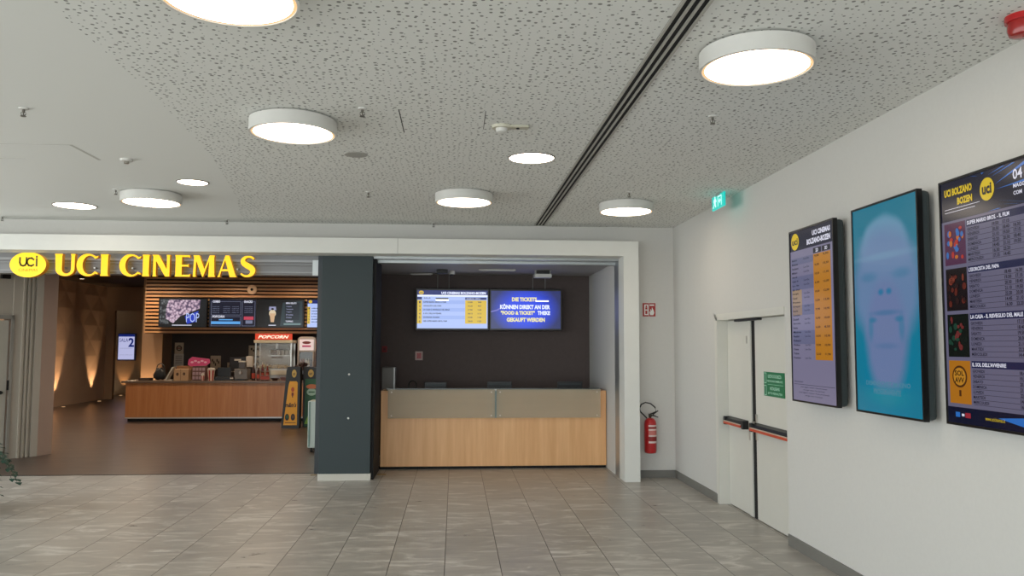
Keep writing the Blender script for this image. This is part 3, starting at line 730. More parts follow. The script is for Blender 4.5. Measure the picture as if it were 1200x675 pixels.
for s in range(4):
    v0 = .175 + s*.19; cols_ = [3, 2, 1, 1][s]
    c.rect(.29, v0, .985, v0+.028, HB, 1); c.text(tit[s], .30, v0+.006, (.74, .62, .83, .65)[s], v0+.022, OW, 2, .03)
    pm = [glow('poster_px_%d_%d' % (s, k), q, .6, .16) for k, q in enumerate(posters[s])]
    c.rect(.03, v0, .275, v0+.175, pm[0], 1)
    if s == 3:
        c.ell(.152, v0+.065, .085, .045, pm[1], 2); c.ell(.152, v0+.065, .07, .036, pm[2], 3); c.text('SOL', .10, v0+.04, .205, v0+.062, pm[3], 4, .03); c.text('AVV', .10, v0+.068, .205, v0+.09, pm[3], 4, .03)
        c.rect(.14, v0+.12, .165, v0+.145, pm[1], 2)
    else:
        for k in range(22):
            u = .045+random.random()*.19; v = v0+.02+random.random()*.13
            c.ell(u+.01, v, .012+.012*random.random(), .006+.01*random.random(), random.choice(pm[1:]), 2+k*.05, 9)
    for r_ in range(7):
        vv = v0+.034+r_*.0205
        c.text(days[r_], .30, vv, .30+.018*len(days[r_]), vv+.012, INK, 2, .02); c.rect(.30, vv+.0155, .985, vv+.0168, INK, 1)
        for q in range(cols_):
            if cols_ == 3 and q == 0 and r_ not in (1, 2, 3, 4): continue
            c.text(tt[(r_+q*2+s) % 8], .775-q*.105, vv-.001, .84-q*.105, vv+.013, INK, 2, .03)
c.rect(0, .935, 1, 1, H0, 1); c.poly([(.55, .96), (.99, .938), (.99, .996)], RAY, 2); c.rect(.09, .955, .14, .975, RAY, 2); c.rect(.16, .96, .19, .97, OW, 2); c.rect(.2, .955, .26, .975, glow('px_red', '#b03040', .6, .18), 2)
c.text('www.ucicinemas.it', .42, .96, .62, .974, OY, 3, 0)
c.build('screen', t)

# ------------------------------------------------------------------ ticket booth
ct = thing('reception_counter', (.58, 11.57, 0), 'long beech ticket counter with frosted glass band inside the booth', 'counter')
obj('front_panel', bx(-1.04, 2.19, 11.57, 11.61, .04, 1.105, bev=.003), BEECH, ct)
obj('side_panel', bx(2.15, 2.19, 11.612, 12.3, .04, 1.105), BEECH, ct); obj('side_panel', bx(-1.04, -1.0, 11.612, 12.3, .04, 1.105), BEECH, ct)
obj('worktop', bx(-1.0, 2.15, 11.612, 12.3, .74, .77), BEECH, ct)
obj('kickboard', bx(-1.08, 2.19, 11.62, 11.66, 0, .04), BLACKM, ct)
for x0, x1 in ((-.935, .575), (.60, 2.095)):
    g = obj('glass_panel', bx(x0, x1, 11.50, 11.512, .725, 1.128), FROST, ct)
    for xx in (x0+.05, x1-.05):
        for zz in (.76, 1.09):
            b = new(); lathe(b, [(0, 11.495), (.009, 11.495), (.009, 11.57), (0, 11.57)], (xx, 0, zz), axis='y', seg=12); obj('clamp', b, STEEL, g)
obj('glass_shelf', bx(-.95, 2.11, 11.50, 11.80, 1.131, 1.141), mat('shelf_glass_edge', '#4c5350', .15), ct)
for xx in (-.9, .587, 2.05): obj('shelf_bracket', bx(xx-.015, xx+.015, 11.6, 11.64, 1.105, 1.131), STEEL, ct)
obj('support_strip', bx(.55, .625, 11.515, 11.57, .725, 1.105), mat('support', '#7c8a86', .5), ct)
# grey cabinet behind the counter at left
gc = thing('grey_cabinet', (-.99, 12.0, .77), 'upright grey metal cabinet at the left end of the ticket counter', 'cabinet')
obj('body', bx(-1.075, -.90, 12.05, 12.35, .775, 1.425, bev=.005), GREYC, gc); obj('door_edge', bx(-.90, -.885, 12.05, 12.3, .78, 1.42), ALU, gc)
def monitor(x0, x1, lb, ztop=1.215):
    t = thing('monitor', ((x0+x1)/2, 12.15, .77), lb, 'monitor', 'monitors behind the ticket counter')
    obj('screen_housing', bx(x0, x1, 12.10, 12.14, .93, ztop, bev=.006), BLACK, t)
    obj('back_ridge', bx(x0+.03, x1-.03, 12.085, 12.10, ztop-.05, ztop-.035), TVSIDE, t)
    obj('stand', bx((x0+x1)/2-.03, (x0+x1)/2+.03, 12.12, 12.16, .78, .93), BLACK, t); obj('stand_foot', bx((x0+x1)/2-.12, (x0+x1)/2+.12, 12.05, 12.25, .77, .782), BLACK, t)
monitor(-.45, -.12, 'black monitor left of the three behind the ticket counter', 1.205); monitor(.49, .86, 'black monitor in the middle behind the ticket counter'); monitor(1.55, 1.93, 'black monitor rightmost behind the ticket counter')
b = new(); tube(b, [(-.63+.055*math.cos(a), 12.2, 1.165+.055*math.sin(a)) for a in [PI*i/12 for i in range(13)]], .008)
tube(b, [(-.685, 12.2, 1.165), (-.685, 12.2, .80)], .008); tube(b, [(-.575, 12.2, 1.165), (-.575, 12.2, .80)], .008); box(b, -.72, -.54, 12.12, 12.28, .77, .80)
o = obj('headphone_stand', b, BLACK); ORG[o] = Vector((0, 0, 0)); props(o, 'thin black wire arch standing left of the booth monitors', 'stand')
# booth TVs
TVY = 12.75
def booth_tv(x0, lb):
    t = thing('booth_screen', (x0+.585, TVY, 1.99), lb, 'screen', 'pair of landscape booth screens')
    obj('casing', bx(x0+.003, x0+1.167, TVY, TVY+.07, 1.99, 2.655, bev=.008), BEZEL, t)
    obj('wall_mount', bx(x0+.4, x0+.77, TVY+.07, 13.055, 2.15, 2.5), BLACK, t)
    cc = Canvas(frame((x0+.03, TVY-.002, 2.022), (1, 0, 0)), 1.112, .602); return t, cc
LB = glow('px_lightblue', '#a9bcf0', 1.05, .2); LB2 = glow('px_lightblue2', '#98aee8', 1.05, .2); HN = glow('px_head', '#16256e', .9, .2); YL = glow('px_yel', '#dcb92e', .95, .2); OWB = glow('px_whiteb', '#dfe6ff', 1.15, .2)
IKB = glow('px_inkb', '#243060', .4, .2)
t, c = booth_tv(-.627, 'left booth screen listing showtimes with yellow column on pale blue')
c.rect(0, 0, 1, 1, LB, 0); c.rect(0, 0, 1, .12, HN, 1); c.ell(.055, .06, .035, .05, YL, 2); c.text('uci', .035, .04, .075, .08, HN, 3)
c.text('UCI CINEMAS BOLZANO-BOZEN', .34, .035, .975, .1, OWB, 2, .05); c.rect(0, .12, 1, .165, OWB, 1)
c.rect(0, .175, .065, .245, HN, 1); c.text('SALA', .09, .19, .19, .22, IKB, 2); c.rect(.26, .2, .44, .235, DARK, 2); c.rect(.26, .235, .445, .275, glow('px_reflection', '#ffffff', 1.6, .2), 2)  # the white bar is a light reflection painted into the display
c.rect(.68, .185, .985, .245, HN, 1); c.text('INIZIO ORA', .7, .2, .9, .23, OWB, 2, 0)
films = ['SUPER MARIO BROS. IL FILM', "L'ESORCISTA DEL PAPA", 'LA CASA IL RISVEGLIO DEL MALE', "IL SOL DELL'AVVENIRE", 'GUARDIANI GALASSIA', 'DER SUPER MARIO BROS. FILM']
c.rect(0, .26, .065, .875, YL, 1); c.rect(.68, .26, .985, .875, YL, 1)
for k in range(6):
    v = .285+k*.1
    if k % 2 == 0: c.rect(.066, v-.02, .679, v+.075, LB2, .5)
    c.text(str(k+1), .025, v, .045, v+.06, IKB, 2); c.text(films[k], .085, v+.005, .085+.36*(len(films[k])/28), v+.045, IKB, 2, .03)
    c.text('%d:%02d' % (15+k, (k*25) % 60), .72, v+.005, .785, v+.045, IKB, 2, .02); c.text(str(90+k*7), .86, v+.005, .91, v+.045, IKB, 2, .02)
c.build('screen', t)
def blue_mat():
    m = bpy.data.materials.new('blue_slide'); m.use_nodes = True; nt = m.node_tree; N = nt.nodes.new; L = nt.links.new
    b = nt.nodes['Principled BSDF']; b.inputs['Base Color'].default_value = lin('#050505'); b.inputs['Roughness'].default_value = .2
    tc = N('ShaderNodeTexCoord'); mp = N('ShaderNodeMapping'); mp.inputs['Location'].default_value = (0, 0, -.33*2.3); mp.inputs['Scale'].default_value = (1.75, 0, 2.3)
    L(tc.outputs['Object'], mp.inputs[0]); g = N('ShaderNodeTexGradient'); g.gradient_type = 'SPHERICAL'; L(mp.outputs[0], g.inputs[0])
    cr = N('ShaderNodeValToRGB'); cr.color_ramp.elements[0].position = .02; cr.color_ramp.elements[0].color = lin('#222b68'); cr.color_ramp.elements[1].position = .5; cr.color_ramp.elements[1].color = lin('#1c44ea')
    L(g.outputs['Color'], cr.inputs[0]); L(cr.outputs[0], b.inputs['Emission Color']); b.inputs['Emission Strength'].default_value = .95
    return m
t, c = booth_tv(.540, 'right booth screen with white and yellow German ticket message on deep blue')
c.rect(0, 0, 1, 1, blue_mat(), 0)
YT2 = glow('px_paleyellow', '#f0e6a0', 1.0, .2); SW = glow('px_swoosh', '#7a78d8', .8, .2)
c.poly([(0, .54), (.08, .50), (.15, .43), (.15, .46), (.09, .53), (0, .57)], SW, 1)
c.text('DIE TICKETS', .30, .17, .66, .28, YT2, 2, .05); c.rect(.64, .25, .83, .285, glow('px_reflection', '#ffffff', 1.6), 3)  # white bar after the heading: painted reflection of lights
c.text('KÖNNEN DIREKT AN DER', .13, .345, .85, .485, OWB, 2, .05)
c.text('"FOOD & TICKET"', .14, .53, .63, .635, YT2, 2, .05); c.text('THEKE', .67, .53, .85, .635, OWB, 2, .05)
c.text('GEKAUFT WERDEN', .225, .71, .775, .82, YT2, 2, .05)
c.build('screen', t)
# suspended units in booth
def hanger(x, y, z0, w, lb, white):
    t = thing('suspended_unit', (x, y, 2.9), lb, 'ceiling unit')
    obj('body', bx(x-w/2, x+w/2, y-.09, y+.09, z0, z0+.055, bev=.006), LBODY if white else BLACK, t)
    obj('upper_box', bx(x-w/2+.03, x+w/2-.03, y-.07, y+.07, z0+.055, 2.90), BLACK, t)
    for s in (-1, 1):
        obj('side_bracket', bx(x+s*(w/2-.018)-.006, x+s*(w/2-.018)+.006, y-.08, y+.08, z0+.05, 2.9), ALU, t)
hanger(1.335, 12.2, 2.79, .26, 'white boxed unit hanging from the booth ceiling above right screen', True)
hanger(-.2, 12.2, 2.84, .17, 'black boxed unit on booth ceiling above left screen', False)
t = thing('ceiling_camera', (-.05, 12.4, 2.9), 'small white dome camera on the booth ceiling right of black unit', 'camera')
b = new(); lathe(b, [(0, 2.9), (.045, 2.9), (.045, 2.85), (0, 2.85)], (-.05, 12.4, 0), seg=20); obj('housing', b, WH, t, smooth=True)
b = new(); lathe(b, [(.03, 2.85), (.022, 2.83), (0, 2.82)], (-.05, 12.4, 0), seg=16); obj('lens_dome', b, BLACK, t, smooth=True)
for (x, yy, nx, lb) in ((.63, 12.05, .28, 'slim white light bar on the booth ceiling in the middle'), (-.54, 12.85, .17, 'slim white light bar on booth ceiling at the far left')):
    t = thing('light_bar', (x, yy, 2.9), lb, 'light'); obj('housing', bx(x-nx, x+nx, yy-.03, yy+.03, 2.88, 2.9, bev=.004), LBODY, t)
    obj('diffuser', bx(x-nx+.02, x+nx-.02, yy-.02, yy+.02, 2.876, 2.88), WH, t)
for k, (x, z1, lb) in enumerate(((-.28, 2.9, 'left of the two thin wires above left booth screen'), (-.10, 2.9, 'right of the two thin wires above left booth screen'), (1.24, 2.9, 'left of the two thin wires above right booth screen'), (1.44, 2.9, 'right of the two thin wires above right booth screen'))):
    b = new(); tube(b, [(x, 12.78, 2.655), (x, 12.78, 2.9)], .0025, 6); o = obj('suspension_wire', b, ALU); props(o, lb, 'wire', 'screen suspension wires')
t = thing('booth_fire_sign', (-.575, 13.05, 1.585), 'small framed red pictogram sign on dark booth wall below left screen', 'sign')
obj('frame', bx(-.635, -.515, 13.043, 13.055, 1.515, 1.655), mat('sign_pink', '#b89a94', .5), t); obj('pictogram', bx(-.61, -.54, 13.04, 13.043, 1.54, 1.63), REDSIGN, t)
t = thing('call_point', (-1.12, 13.05, 1.69), 'small dark red fire alarm call point at left end of booth wall', 'alarm')
obj('housing', bx(-1.165, -1.085, 13.02, 13.055, 1.64, 1.74, bev=.006), mat('dark_red', '#8a2226', .5), t); obj('button', bx(-1.145, -1.105, 13.015, 13.02, 1.67, 1.71), mat('dark_red2', '#5c1216', .5), t)

# ------------------------------------------------------------------ big yellow sign
def poly_mesh(splines, extr, bev=.0):
    cu = bpy.data.curves.new('g', 'CURVE'); cu.dimensions = '2D'; cu.fill_mode = 'BOTH'; cu.extrude = extr
    for pts in splines:
        sp = cu.splines.new('POLY'); sp.points.add(len(pts)-1); sp.use_cyclic_u = True
        for p, q in zip(sp.points, pts): p.co = (q[0], q[1], 0, 1)
    return curve_mesh(cu)
def arc(cx, cy, rx, ry, a0, a1, n=18): return [(cx+rx*math.cos(math.radians(a0+(a1-a0)*i/n)), cy+ry*math.sin(math.radians(a0+(a1-a0)*i/n))) for i in range(n+1)]
def flare(x0, x1, y0=0, y1=1, f=.025):   # stem with slightly flared ends
    m = (y0+y1)/2
    return [(x0-f, y0), (x1+f, y0), (x1, y0+.12), (x1, y1-.12), (x1+f, y1), (x0-f, y1), (x0, y1-.12), (x0, y0+.12)]
def gl(ch):
    if ch == 'I': return [flare(.03, .30)]
    if ch == 'U':
        return [[(0, 1), (.33, 1), (.31, .9)] + arc(.50, .30, .19, .20, 180, 360) + [(.69, .9), (.67, 1), (.86, 1), (.84, .9)] + arc(.44, .32, .40, .34, 0, -180) + [(.02, .9)]]
    if ch == 'C':
        o = arc(.48, .5, .48, .52, 38, 322, 30); i = arc(.56, .5, .30, .43, 318, 42, 30)
        return [[(.93, .93)] + o[1:-1] + [(.93, .07), (.90, .16)] + i + [(.90, .84)]]
    if ch == 'N': return [[(0, 0), (.18, 0), (.15, .1), (.15, .72), (.58, 0), (.78, 0), (.78, .9), (.80, 1), (.63, 1), (.65, .9), (.65, .34), (.27, 1), (-.03, 1), (.02, .92), (.02, .1)]]
    if ch == 'E': return [[(0, 0), (.66, 0), (.68, .14), (.62, .09), (.30, .09), (.30, .47), (.56, .47), (.60, .43), (.60, .60), (.56, .555), (.30, .555), (.30, .91), (.60, .91), (.65, .87), (.64, 1), (0, 1), (.02, .88), (.02, .12)]]
    if ch == 'M': return [[(0, 0), (.15, 0), (.13, .1), (.15, .74), (.46, 0), (.50, 0), (.78, .74), (.76, .1), (.74, 0), (1.08, 0), (1.05, .1), (1.02, .9), (1.05, 1), (.80, 1), (.555, .36), (.30, 1), (.0, 1), (.045, .9)]]
    if ch == 'A': return [[(-.02, 0), (.14, 0), (.12, .06), (.19, .27), (.54, .27), (.62, 0), (.98, 0), (.92, .08), (.58, 1), (.38, 1), (.04, .08)], [(.22, .36), (.37, .79), (.515, .36)]]
    if ch == 'S':
        path = [(.64, .84), (.53, .93), (.38, .95), (.23, .90), (.15, .77), (.20, .64), (.36, .53), (.52, .43), (.60, .30), (.54, .14), (.38, .055), (.20, .07), (.07, .17)]
        wd = [.07, .09, .09, .13, .20, .24, .26, .26, .23, .17, .10, .09, .07]
        # refine
        from mathutils import geometry
        P = [Vector((x, y, 0)) for x, y in path]; R = []; W = []
        for i in range(len(P)-1):
            p0 = P[max(i-1, 0)]; p1 = P[i]; p2 = P[i+1]; p3 = P[min(i+2, len(P)-1)]
            for k in range(4):
                t_ = k/4; R.append(.5*((2*p1)+(p2-p0)*t_+(2*p0-5*p1+4*p2-p3)*t_*t_+(-p0+3*p1-3*p2+p3)*t_**3)); W.append(wd[i]*(1-t_)+wd[i+1]*t_)
        R.append(P[-1]); W.append(wd[-1]); l = []; r = []
        for i, p in enumerate(R):
            d = (R[min(i+1, len(R)-1)]-R[max(i-1, 0)]).normalized(); nn = Vector((-d.y, d.x, 0))
            l.append((p+nn*W[i]/2).to_2d()[:]); r.append((p-nn*W[i]/2).to_2d()[:])
        return [[tuple(q) for q in l] + [tuple(q) for q in r[::-1]]]
SY = glow('sign_yellow', '#ffc404', .95, .4, base='#caa010'); SO = glow('sign_side', '#c06a00', .28, .4, base='#a06a10')
SY2 = glow('sign_yellow_pale', '#ffd81a', .95, .4, base='#caa010')
st = thing('letter_sign', (-4.1, 11.22, 2.67), 'large illuminated yellow letters UCI CINEMAS above the cinema entrance', 'sign')
SYP = 11.19
def xs(px): return -5.387 + (px-66)*(-2.731+5.387)/(300-66)
LET = [('U', 66.5, 90, .86), ('C', 91.5, 116.5, .93), ('I', 118.8, 128.5, .33), ('C', 140.8, 166, .93), ('I', 167.3, 176, .33), ('N', 179.5, 200.5, .83), ('E', 205.5, 223.5, .68), ('M', 226.5, 252.5, 1.08), ('A', 255.5, 278.5, 1.0), ('S', 281, 299.5, .70)]
for ch, a, b_, wn in LET:
    x0, x1 = xs(a), xs(b_); vs, fsx = poly_mesh(gl(ch), .5)
    bm = new(); vv = [bm.verts.new((x0 + v.x/wn*(x1-x0), SYP + v.z*.07, 2.675 + v.y*.295)) for v in vs]
    for f in fsx:
        try: g = bm.faces.new([vv[i] for i in f])
        except ValueError: pass
    bmesh.ops.remove_doubles(bm, verts=bm.verts, dist=.0004)
    bmesh.ops.recalc_face_normals(bm, faces=bm.faces)
    for f in bm.faces:
        f.normal_update(); f.material_index = 0 if abs(f.normal.y) > .7 else 1
    o = obj('letter', bm, [SY, SO], st)
for a in (-5.3, -4.9, -4.4, -4.05, -3.42, -3.0): obj('fixing', bx(a, a+.02, SYP+.03, 11.29, 2.78, 2.80), STEEL, st)
ov = thing('oval_logo_sign', (-5.72, 11.2, 2.65), 'illuminated yellow oval sign with uci lettering left of the big letters', 'sign')
b = new(); lathe(b, [(0, -.045), (1, -.045), (1, .04), (0, .04)], (0, 0, 0), axis='y', seg=48)
for v in b.verts: v.co = Vector((v.co.x*.235 - 5.722, v.co.y+SYP, v.co.z*.170+2.818))
for f in b.faces:
    f.normal_update(); f.material_index = 0 if abs(f.normal.y) > .7 else 1
obj('light_box', b, [SY2, SO], ov)
OG = mat('olive_ink', '#5c5210', .5)
c = Canvas(frame((-5.957, SYP-.047, 2.648), (1, 0, 0)), .47, .356)
def stroke(c, path, wd, m, L=1):
    P = [Vector((x*c.w, y*c.h)) for x, y in path]
    for p, q in zip(P, P[1:]):
        d = (q-p).normalized(); n_ = Vector((-d.y, d.x))*wd/2; d = d*wd*.35
        c.poly([((v.x)/c.w, (v.y)/c.h) for v in (p+n_-d, q+n_+d, q-n_+d, p-n_-d)], m, L)
stroke(c, [(.28, .26), (.28, .45), (.31, .54), (.37, .57), (.43, .54), (.46, .45), (.46, .26)], .024, OG)
stroke(c, [(.66, .33), (.60, .27), (.53, .28), (.48, .36), (.48, .47), (.53, .55), (.60, .57), (.66, .52)], .024, OG)
stroke(c, [(.74, .30), (.74, .57)], .024, OG); stroke(c, [(.74, .20), (.74, .24)], .024, OG)
c.text('CINEMAS', .25, .67, .78, .78, mat('gold_ink', '#b08a10', .5), 1, .0)
c.build('lettering', ov)
obj('fixing', bx(-5.8, -5.64, SYP+.04, 11.28, 2.78, 2.86), STEEL, ov)

# ------------------------------------------------------------------ concession area
cc = thing('concession_counter', (-5.4, 19, 0), 'long low beech concession counter with brown top inside the cinema lobby', 'counter')
obj('front_panel', bx(-7.48, -2.2, 19.0, 19.05, .09, .88), BEECH2, cc); obj('side_panel', bx(-7.48, -7.43, 19.05, 19.85, .09, .88), BEECH2, cc)
obj('countertop', bx(-7.56, -2.1, 18.93, 19.9, .88, .925, bev=.004), TOPB, cc); obj('kickboard', bx(-7.44, -2.2, 19.05, 19.8, 0, .09), BLACKM, cc)
obj('base_strip', bx(-7.48, -2.2, 18.99, 19.0, .07, .10), ALU, cc)
bk = thing('back_counter', (-5.6, 21, 0), 'dark back counter carrying the popcorn machine behind the concession', 'counter')
obj('body', bx(-7.4, -4.25, 20.5, 21.2, 0, .82), BLACKM, bk); obj('countertop', bx(-7.42, -4.2, 20.46, 21.2, .82, .86), mat('top_dark', '#3a3532', .4), bk)
# slat bulkhead
sb = thing('slat_bulkhead', (-5, 21.2, 2.03), 'horizontal wooden slat bulkhead carrying the menu screens', 'bulkhead')
obj('backing_panel', bx(-7.87, -1.95, 21.06, 21.59, 2.04, 3.6), mat('bulk_dark', '#1c130d', .8), sb)
b = new(); z = 2.05
while z < 3.56: box(b, -7.87, -1.95, 20.99, 21.06, z, z+.052); z += .092
obj('slats', b, SLAT, sb)
# disc on slats
t = thing('round_disc', (-5.2, 20.95, 3.17), 'round brown disc with dark centre on the wooden slats', 'speaker')
b = new(); lathe(b, [(0, 20.93), (.115, 20.93), (.12, 20.94), (.12, 20.99)], (-5.2, 0, 3.17), axis='y', seg=28); obj('rim', b, mat('disc_brown', '#e0c09a', .5), t)
b = new(); lathe(b, [(0, 20.922), (.035, 20.922), (.035, 20.93)], (-5.2, 0, 3.17), axis='y', seg=16); obj('hub', b, BLACKM, t)
# menu screens
def menu(x0, lb):
    t = thing('menu_screen', (x0+.59, 20.85, 2.19), lb, 'screen', 'menu screens above the concession')
    obj('casing', bx(x0, x0+1.19, 20.86, 20.95, 2.19, 2.925, bev=.006), BEZEL, t); obj('wall_mount', bx(x0+.4, x0+.8, 20.95, 20.99, 2.4, 2.7), BLACK, t)
    return t, Canvas(frame((x0+.02, 20.858, 2.21), (1, 0, 0)), 1.15, .695)
def popcorn_mat():
    m = bpy.data.materials.new('popcorn_picture'); m.use_nodes = True; nt = m.node_tree; N = nt.nodes.new; L = nt.links.new
    b = nt.nodes['Principled BSDF']; b.inputs['Base Color'].default_value = lin('#050505'); b.inputs['Roughness'].default_value = .3
    tc = N('ShaderNodeTexCoord'); v = N('ShaderNodeTexVoronoi'); v.inputs['Scale'].default_value = 18; L(tc.outputs['Object'], v.inputs['Vector'])
    cr = N('ShaderNodeValToRGB'); e = cr.color_ramp.elements; e[0].position = .1; e[0].color = lin('#f4e6f4'); e[1].position = .8; e[1].color = lin('#5a4868'); x = e.new(.4); x.color = lin('#d8b8cc')
    L(v.outputs['Distance'], cr.inputs[0]); L(cr.outputs[0], b.inputs['Emission Color']); b.inputs['Emission Strength'].default_value = .8
    return m
def pebble_mat():
    m = popcorn_mat(); m.name = 'pebble_picture'
    for n in m.node_tree.nodes:
        if n.type == 'VALTORGB': n.color_ramp.elements[0].color = lin('#8c9090'); n.color_ramp.elements[1].color = lin('#5a5f62'); n.color_ramp.elements[2].color = lin('#14161c')
    return m
BLU = glow('px_blue', '#1c3cc0', .9, .25); CYB = glow('px_cy', '#5fa8ec', .9, .25); MN = glow('px_menunavy', '#0e1330', .6, .25); GR = glow('px_greyt', '#8f96b4', .6, .25); MK = glow('px_menublack', '#07080b', .5, .25)
t, c = menu(-7.48, 'leftmost menu screen showing spilled popcorn and the word POP')
c.rect(0, 0, 1, 1, MK, 0); c.rect(.01, .02, .2, .9, pebble_mat(), 1); c.rect(.85, .02, .98, .35, _m.get('x') or MK, 1)
c.poly([(.15, .3), (.2, .02), (.88, .02), (.86, .34), (.45, .62), (.3, .88), (.14, .7)], popcorn_mat(), 2)
c.poly([(.55, .62), (.84, .42), (.78, .82), (.6, .9)], BLU, 3); c.text('POP', .58, .5, .86, .84, glow('px_pop', '#b9c8f4', .95, .25), 4, .0); c.rect(.28, .93, .7, .96, OW, 2)
c.build('screen', t)
t, c = menu(-6.235, 'second menu screen with outlined price boxes and a light blue bar')
c.rect(0, 0, 1, 1, MN, 0)
def obox(c, u0, v0, u1, v1, m, w_=.007):
    c.rect(u0, v0, u1, v0+w_*1.6, m, 1); c.rect(u0, v1-w_*1.6, u1, v1, m, 1); c.rect(u0, v0, u0+w_, v1, m, 1); c.rect(u1-w_, v0, u1, v1, m, 1)
obox(c, .03, .07, .67, .57, GR); obox(c, .03, .62, .67, .97, GR); obox(c, .7, .07, .98, .97, GR)
c.text('COMBO', .06, .03, .22, .12, OW, 3, .05); c.text('POPCORN', .06, .58, .32, .67, OW, 3, .05); c.text('SNACKS', .74, .03, .92, .12, OW, 3, .05)
for u in (.06, .29, .48): 
    for k in range(4): c.text(['small 0,3L', 'medium 0,5L', 'large 0,75L', 'maxi 1L'][k], u, .25+k*.07, u+.15, .28+k*.07, GR, 2, .02)
c.rect(.035, .80, .665, .90, CYB, 2); c.rect(.2, .72, .5, .76, CYB, 2)
for k in range(4): c.text('%d,50 EUR' % (3+k), .75, .25+k*.07, .93, .28+k*.07, GR, 2, .02)
c.rect(.74, .62, .95, .74, glow('px_pinkred', '#d04860', .8, .25), 2); c.rect(.78, .76, .93, .88, GR, 2)
c.build('screen', t)
t, c = menu(-5.05, 'third menu screen with an ice cream cup picture and a framed list')
c.rect(0, 0, 1, 1, MK, 0); CR = glow('px_cream', '#e2cfae', .9, .25); LV = glow('px_lav', '#a4a6cc', .8, .25)
c.poly([(.26, .25), (.4, .25), (.41, .38), (.25, .38)], LV, 1); c.ell(.33, .5, .075, .14, CR, 2); c.poly([(.27, .5), (.39, .5), (.365, .82), (.295, .82)], glow('px_cup', '#d8b088', .9, .25), 3); c.ell(.33, .34, .03, .04, MN, 4)
c.rect(.25, .92, .41, .95, OW, 2)
DG = glow('px_slategreen', '#2a3a40', .8, .25); c.poly([(.55, .1), (.98, .04), (.98, .92), (.5, .96), (.52, .6)], DG, 1); c.rect(.60, .10, .92, .74, glow('px_slate2', '#1b2630', .7, .25), 1.5); obox(c, .6, .12, .92, .74, GR); 
c.text('MENU GELATO', .62, .09, .85, .15, OW, 3, .05)
for k in range(5): c.text(['Coppetta', 'Cono grande', 'Yogurt', 'Frutta', 'Crema'][k], .63, .22+k*.1, .63+.12+.03*(k % 2), .27+k*.1, LV, 2, .02)
c.text('TOPPING', .62, .76, .78, .82, OW, 3, .04); c.rect(.58, .86, .95, .92, glow('px_mist', '#7a9494', .8, .25), 2)
c.build('screen', t)
t, c = menu(-3.79, 'rightmost menu screen showing pale blue timetable, partly behind the column')
c.rect(0, 0, 1, 1, LB, 0); c.rect(0, 0, 1, .13, HN, 1); c.ell(.06, .06, .04, .06, YL, 2); c.rect(0, .25, .06, .88, YL, 1)
for k in range(6): c.text(str(k+1), .02, .28+k*.1, .045, .34+k*.1, IKB, 2); c.text(films[k], .09, .285+k*.1, .5, .33+k*.1, IKB, 2, .03); c.rect(.07, .35+k*.1, .98, .355+k*.1, OWB, 1)
c.text('UCI CINEMAS BOLZANO-BOZEN', .34, .035, .97, .1, OWB, 2, .05)
c.build('screen', t)
# popcorn machine
pm = thing('popcorn_machine', (-4.53, 20.8, .86), 'steel and glass popcorn machine with red lit POPCORN header', 'popcorn machine')
x0, x1, y0, y1 = -4.98, -4.08, 20.52, 21.0
obj('base', bx(x0, x1, y0, y1, .86, 1.16, bev=.008), STEEL, pm); obj('hopper_front', bx(x0+.06, x1-.06, y0-.03, y0, 1.0, 1.12, bev=.01), mat('brassy_steel', '#c8b89a', .3, metal=.7), pm)
b = new()
for x in (x0, x1-.03):
    for y in (y0, y1-.03): box(b, x, x+.03, y, y+.03, 1.16, 1.84)
obj('frame_posts', b, STEEL, pm); obj('back_plate', bx(x0+.03, x1-.03, y1-.03, y1-.01, 1.16, 1.84), mat('pop_back', '#8f887c', .3, metal=.4), pm)
obj('glass_pane', bx(x0+.03, x1-.03, y0+.005, y0+.012, 1.16, 1.84), GLASS, pm)
obj('roof', bx(x0-.03, x1+.03, y0-.04, y1, 1.80, 1.875, bev=.008), mat('pop_roof', '#cdbf9f', .4, metal=.2), pm)
b = new(); lathe(b, [(0, 1.42), (.13, 1.42), (.16, 1.5), (.16, 1.62), (.17, 1.63), (0, 1.66)], (-4.5, 20.78, 0), seg=28); obj('kettle', b, mat('kettle_dark', '#5a3a2a', .35, metal=.6), pm, smooth=True)
obj('kettle_arm', bx(-4.52, -4.48, 20.76, 20.8, 1.64, 1.8), STEEL, pm)
for k in range(4): 
    b = new(); lathe(b, [(0, 1.5), (.03, 1.5), (.04, 1.62), (.036, 1.62), (0, 1.51)], (-4.42+k*.095, 20.62, 0), seg=14); obj('measuring_cup', b, PAPER, pm, smooth=True)
obj('cup_shelf', bx(-4.7, -4.1, 20.57, 20.67, 1.475, 1.498), STEEL, pm)
PR = glow('popcorn_red', '#d8401c', .75, .4, base='#802010')
obj('header_sign', bx(x0-.0, x1+.0, y0-.03, y0+.05, 1.885, 2.04, bev=.005), PR, pm)
c = Canvas(frame((x0, y0-.033, 1.885), (1, 0, 0)), x1-x0, .155); c.text('POPCORN', .08, .28, .88, .8, glow('pop_white', '#ffe9d0', 1.3, .4), 1, .03, .05); hs = c.build('header_lettering', pm)
b = new(); 
for k in range(60):
    xx = x0+.08+random.random()*.72; yy = 20.62+random.random()*.3
    bmesh.ops.create_icosphere(b, subdivisions=1, radius=.022+.012*random.random(), matrix=Matrix.Translation((xx, yy, 1.18+random.random()*.07)))
o = obj('popcorn_fill', b, mat('popcorn', '#d8c08c', .8), pm); o['kind'] = 'stuff'
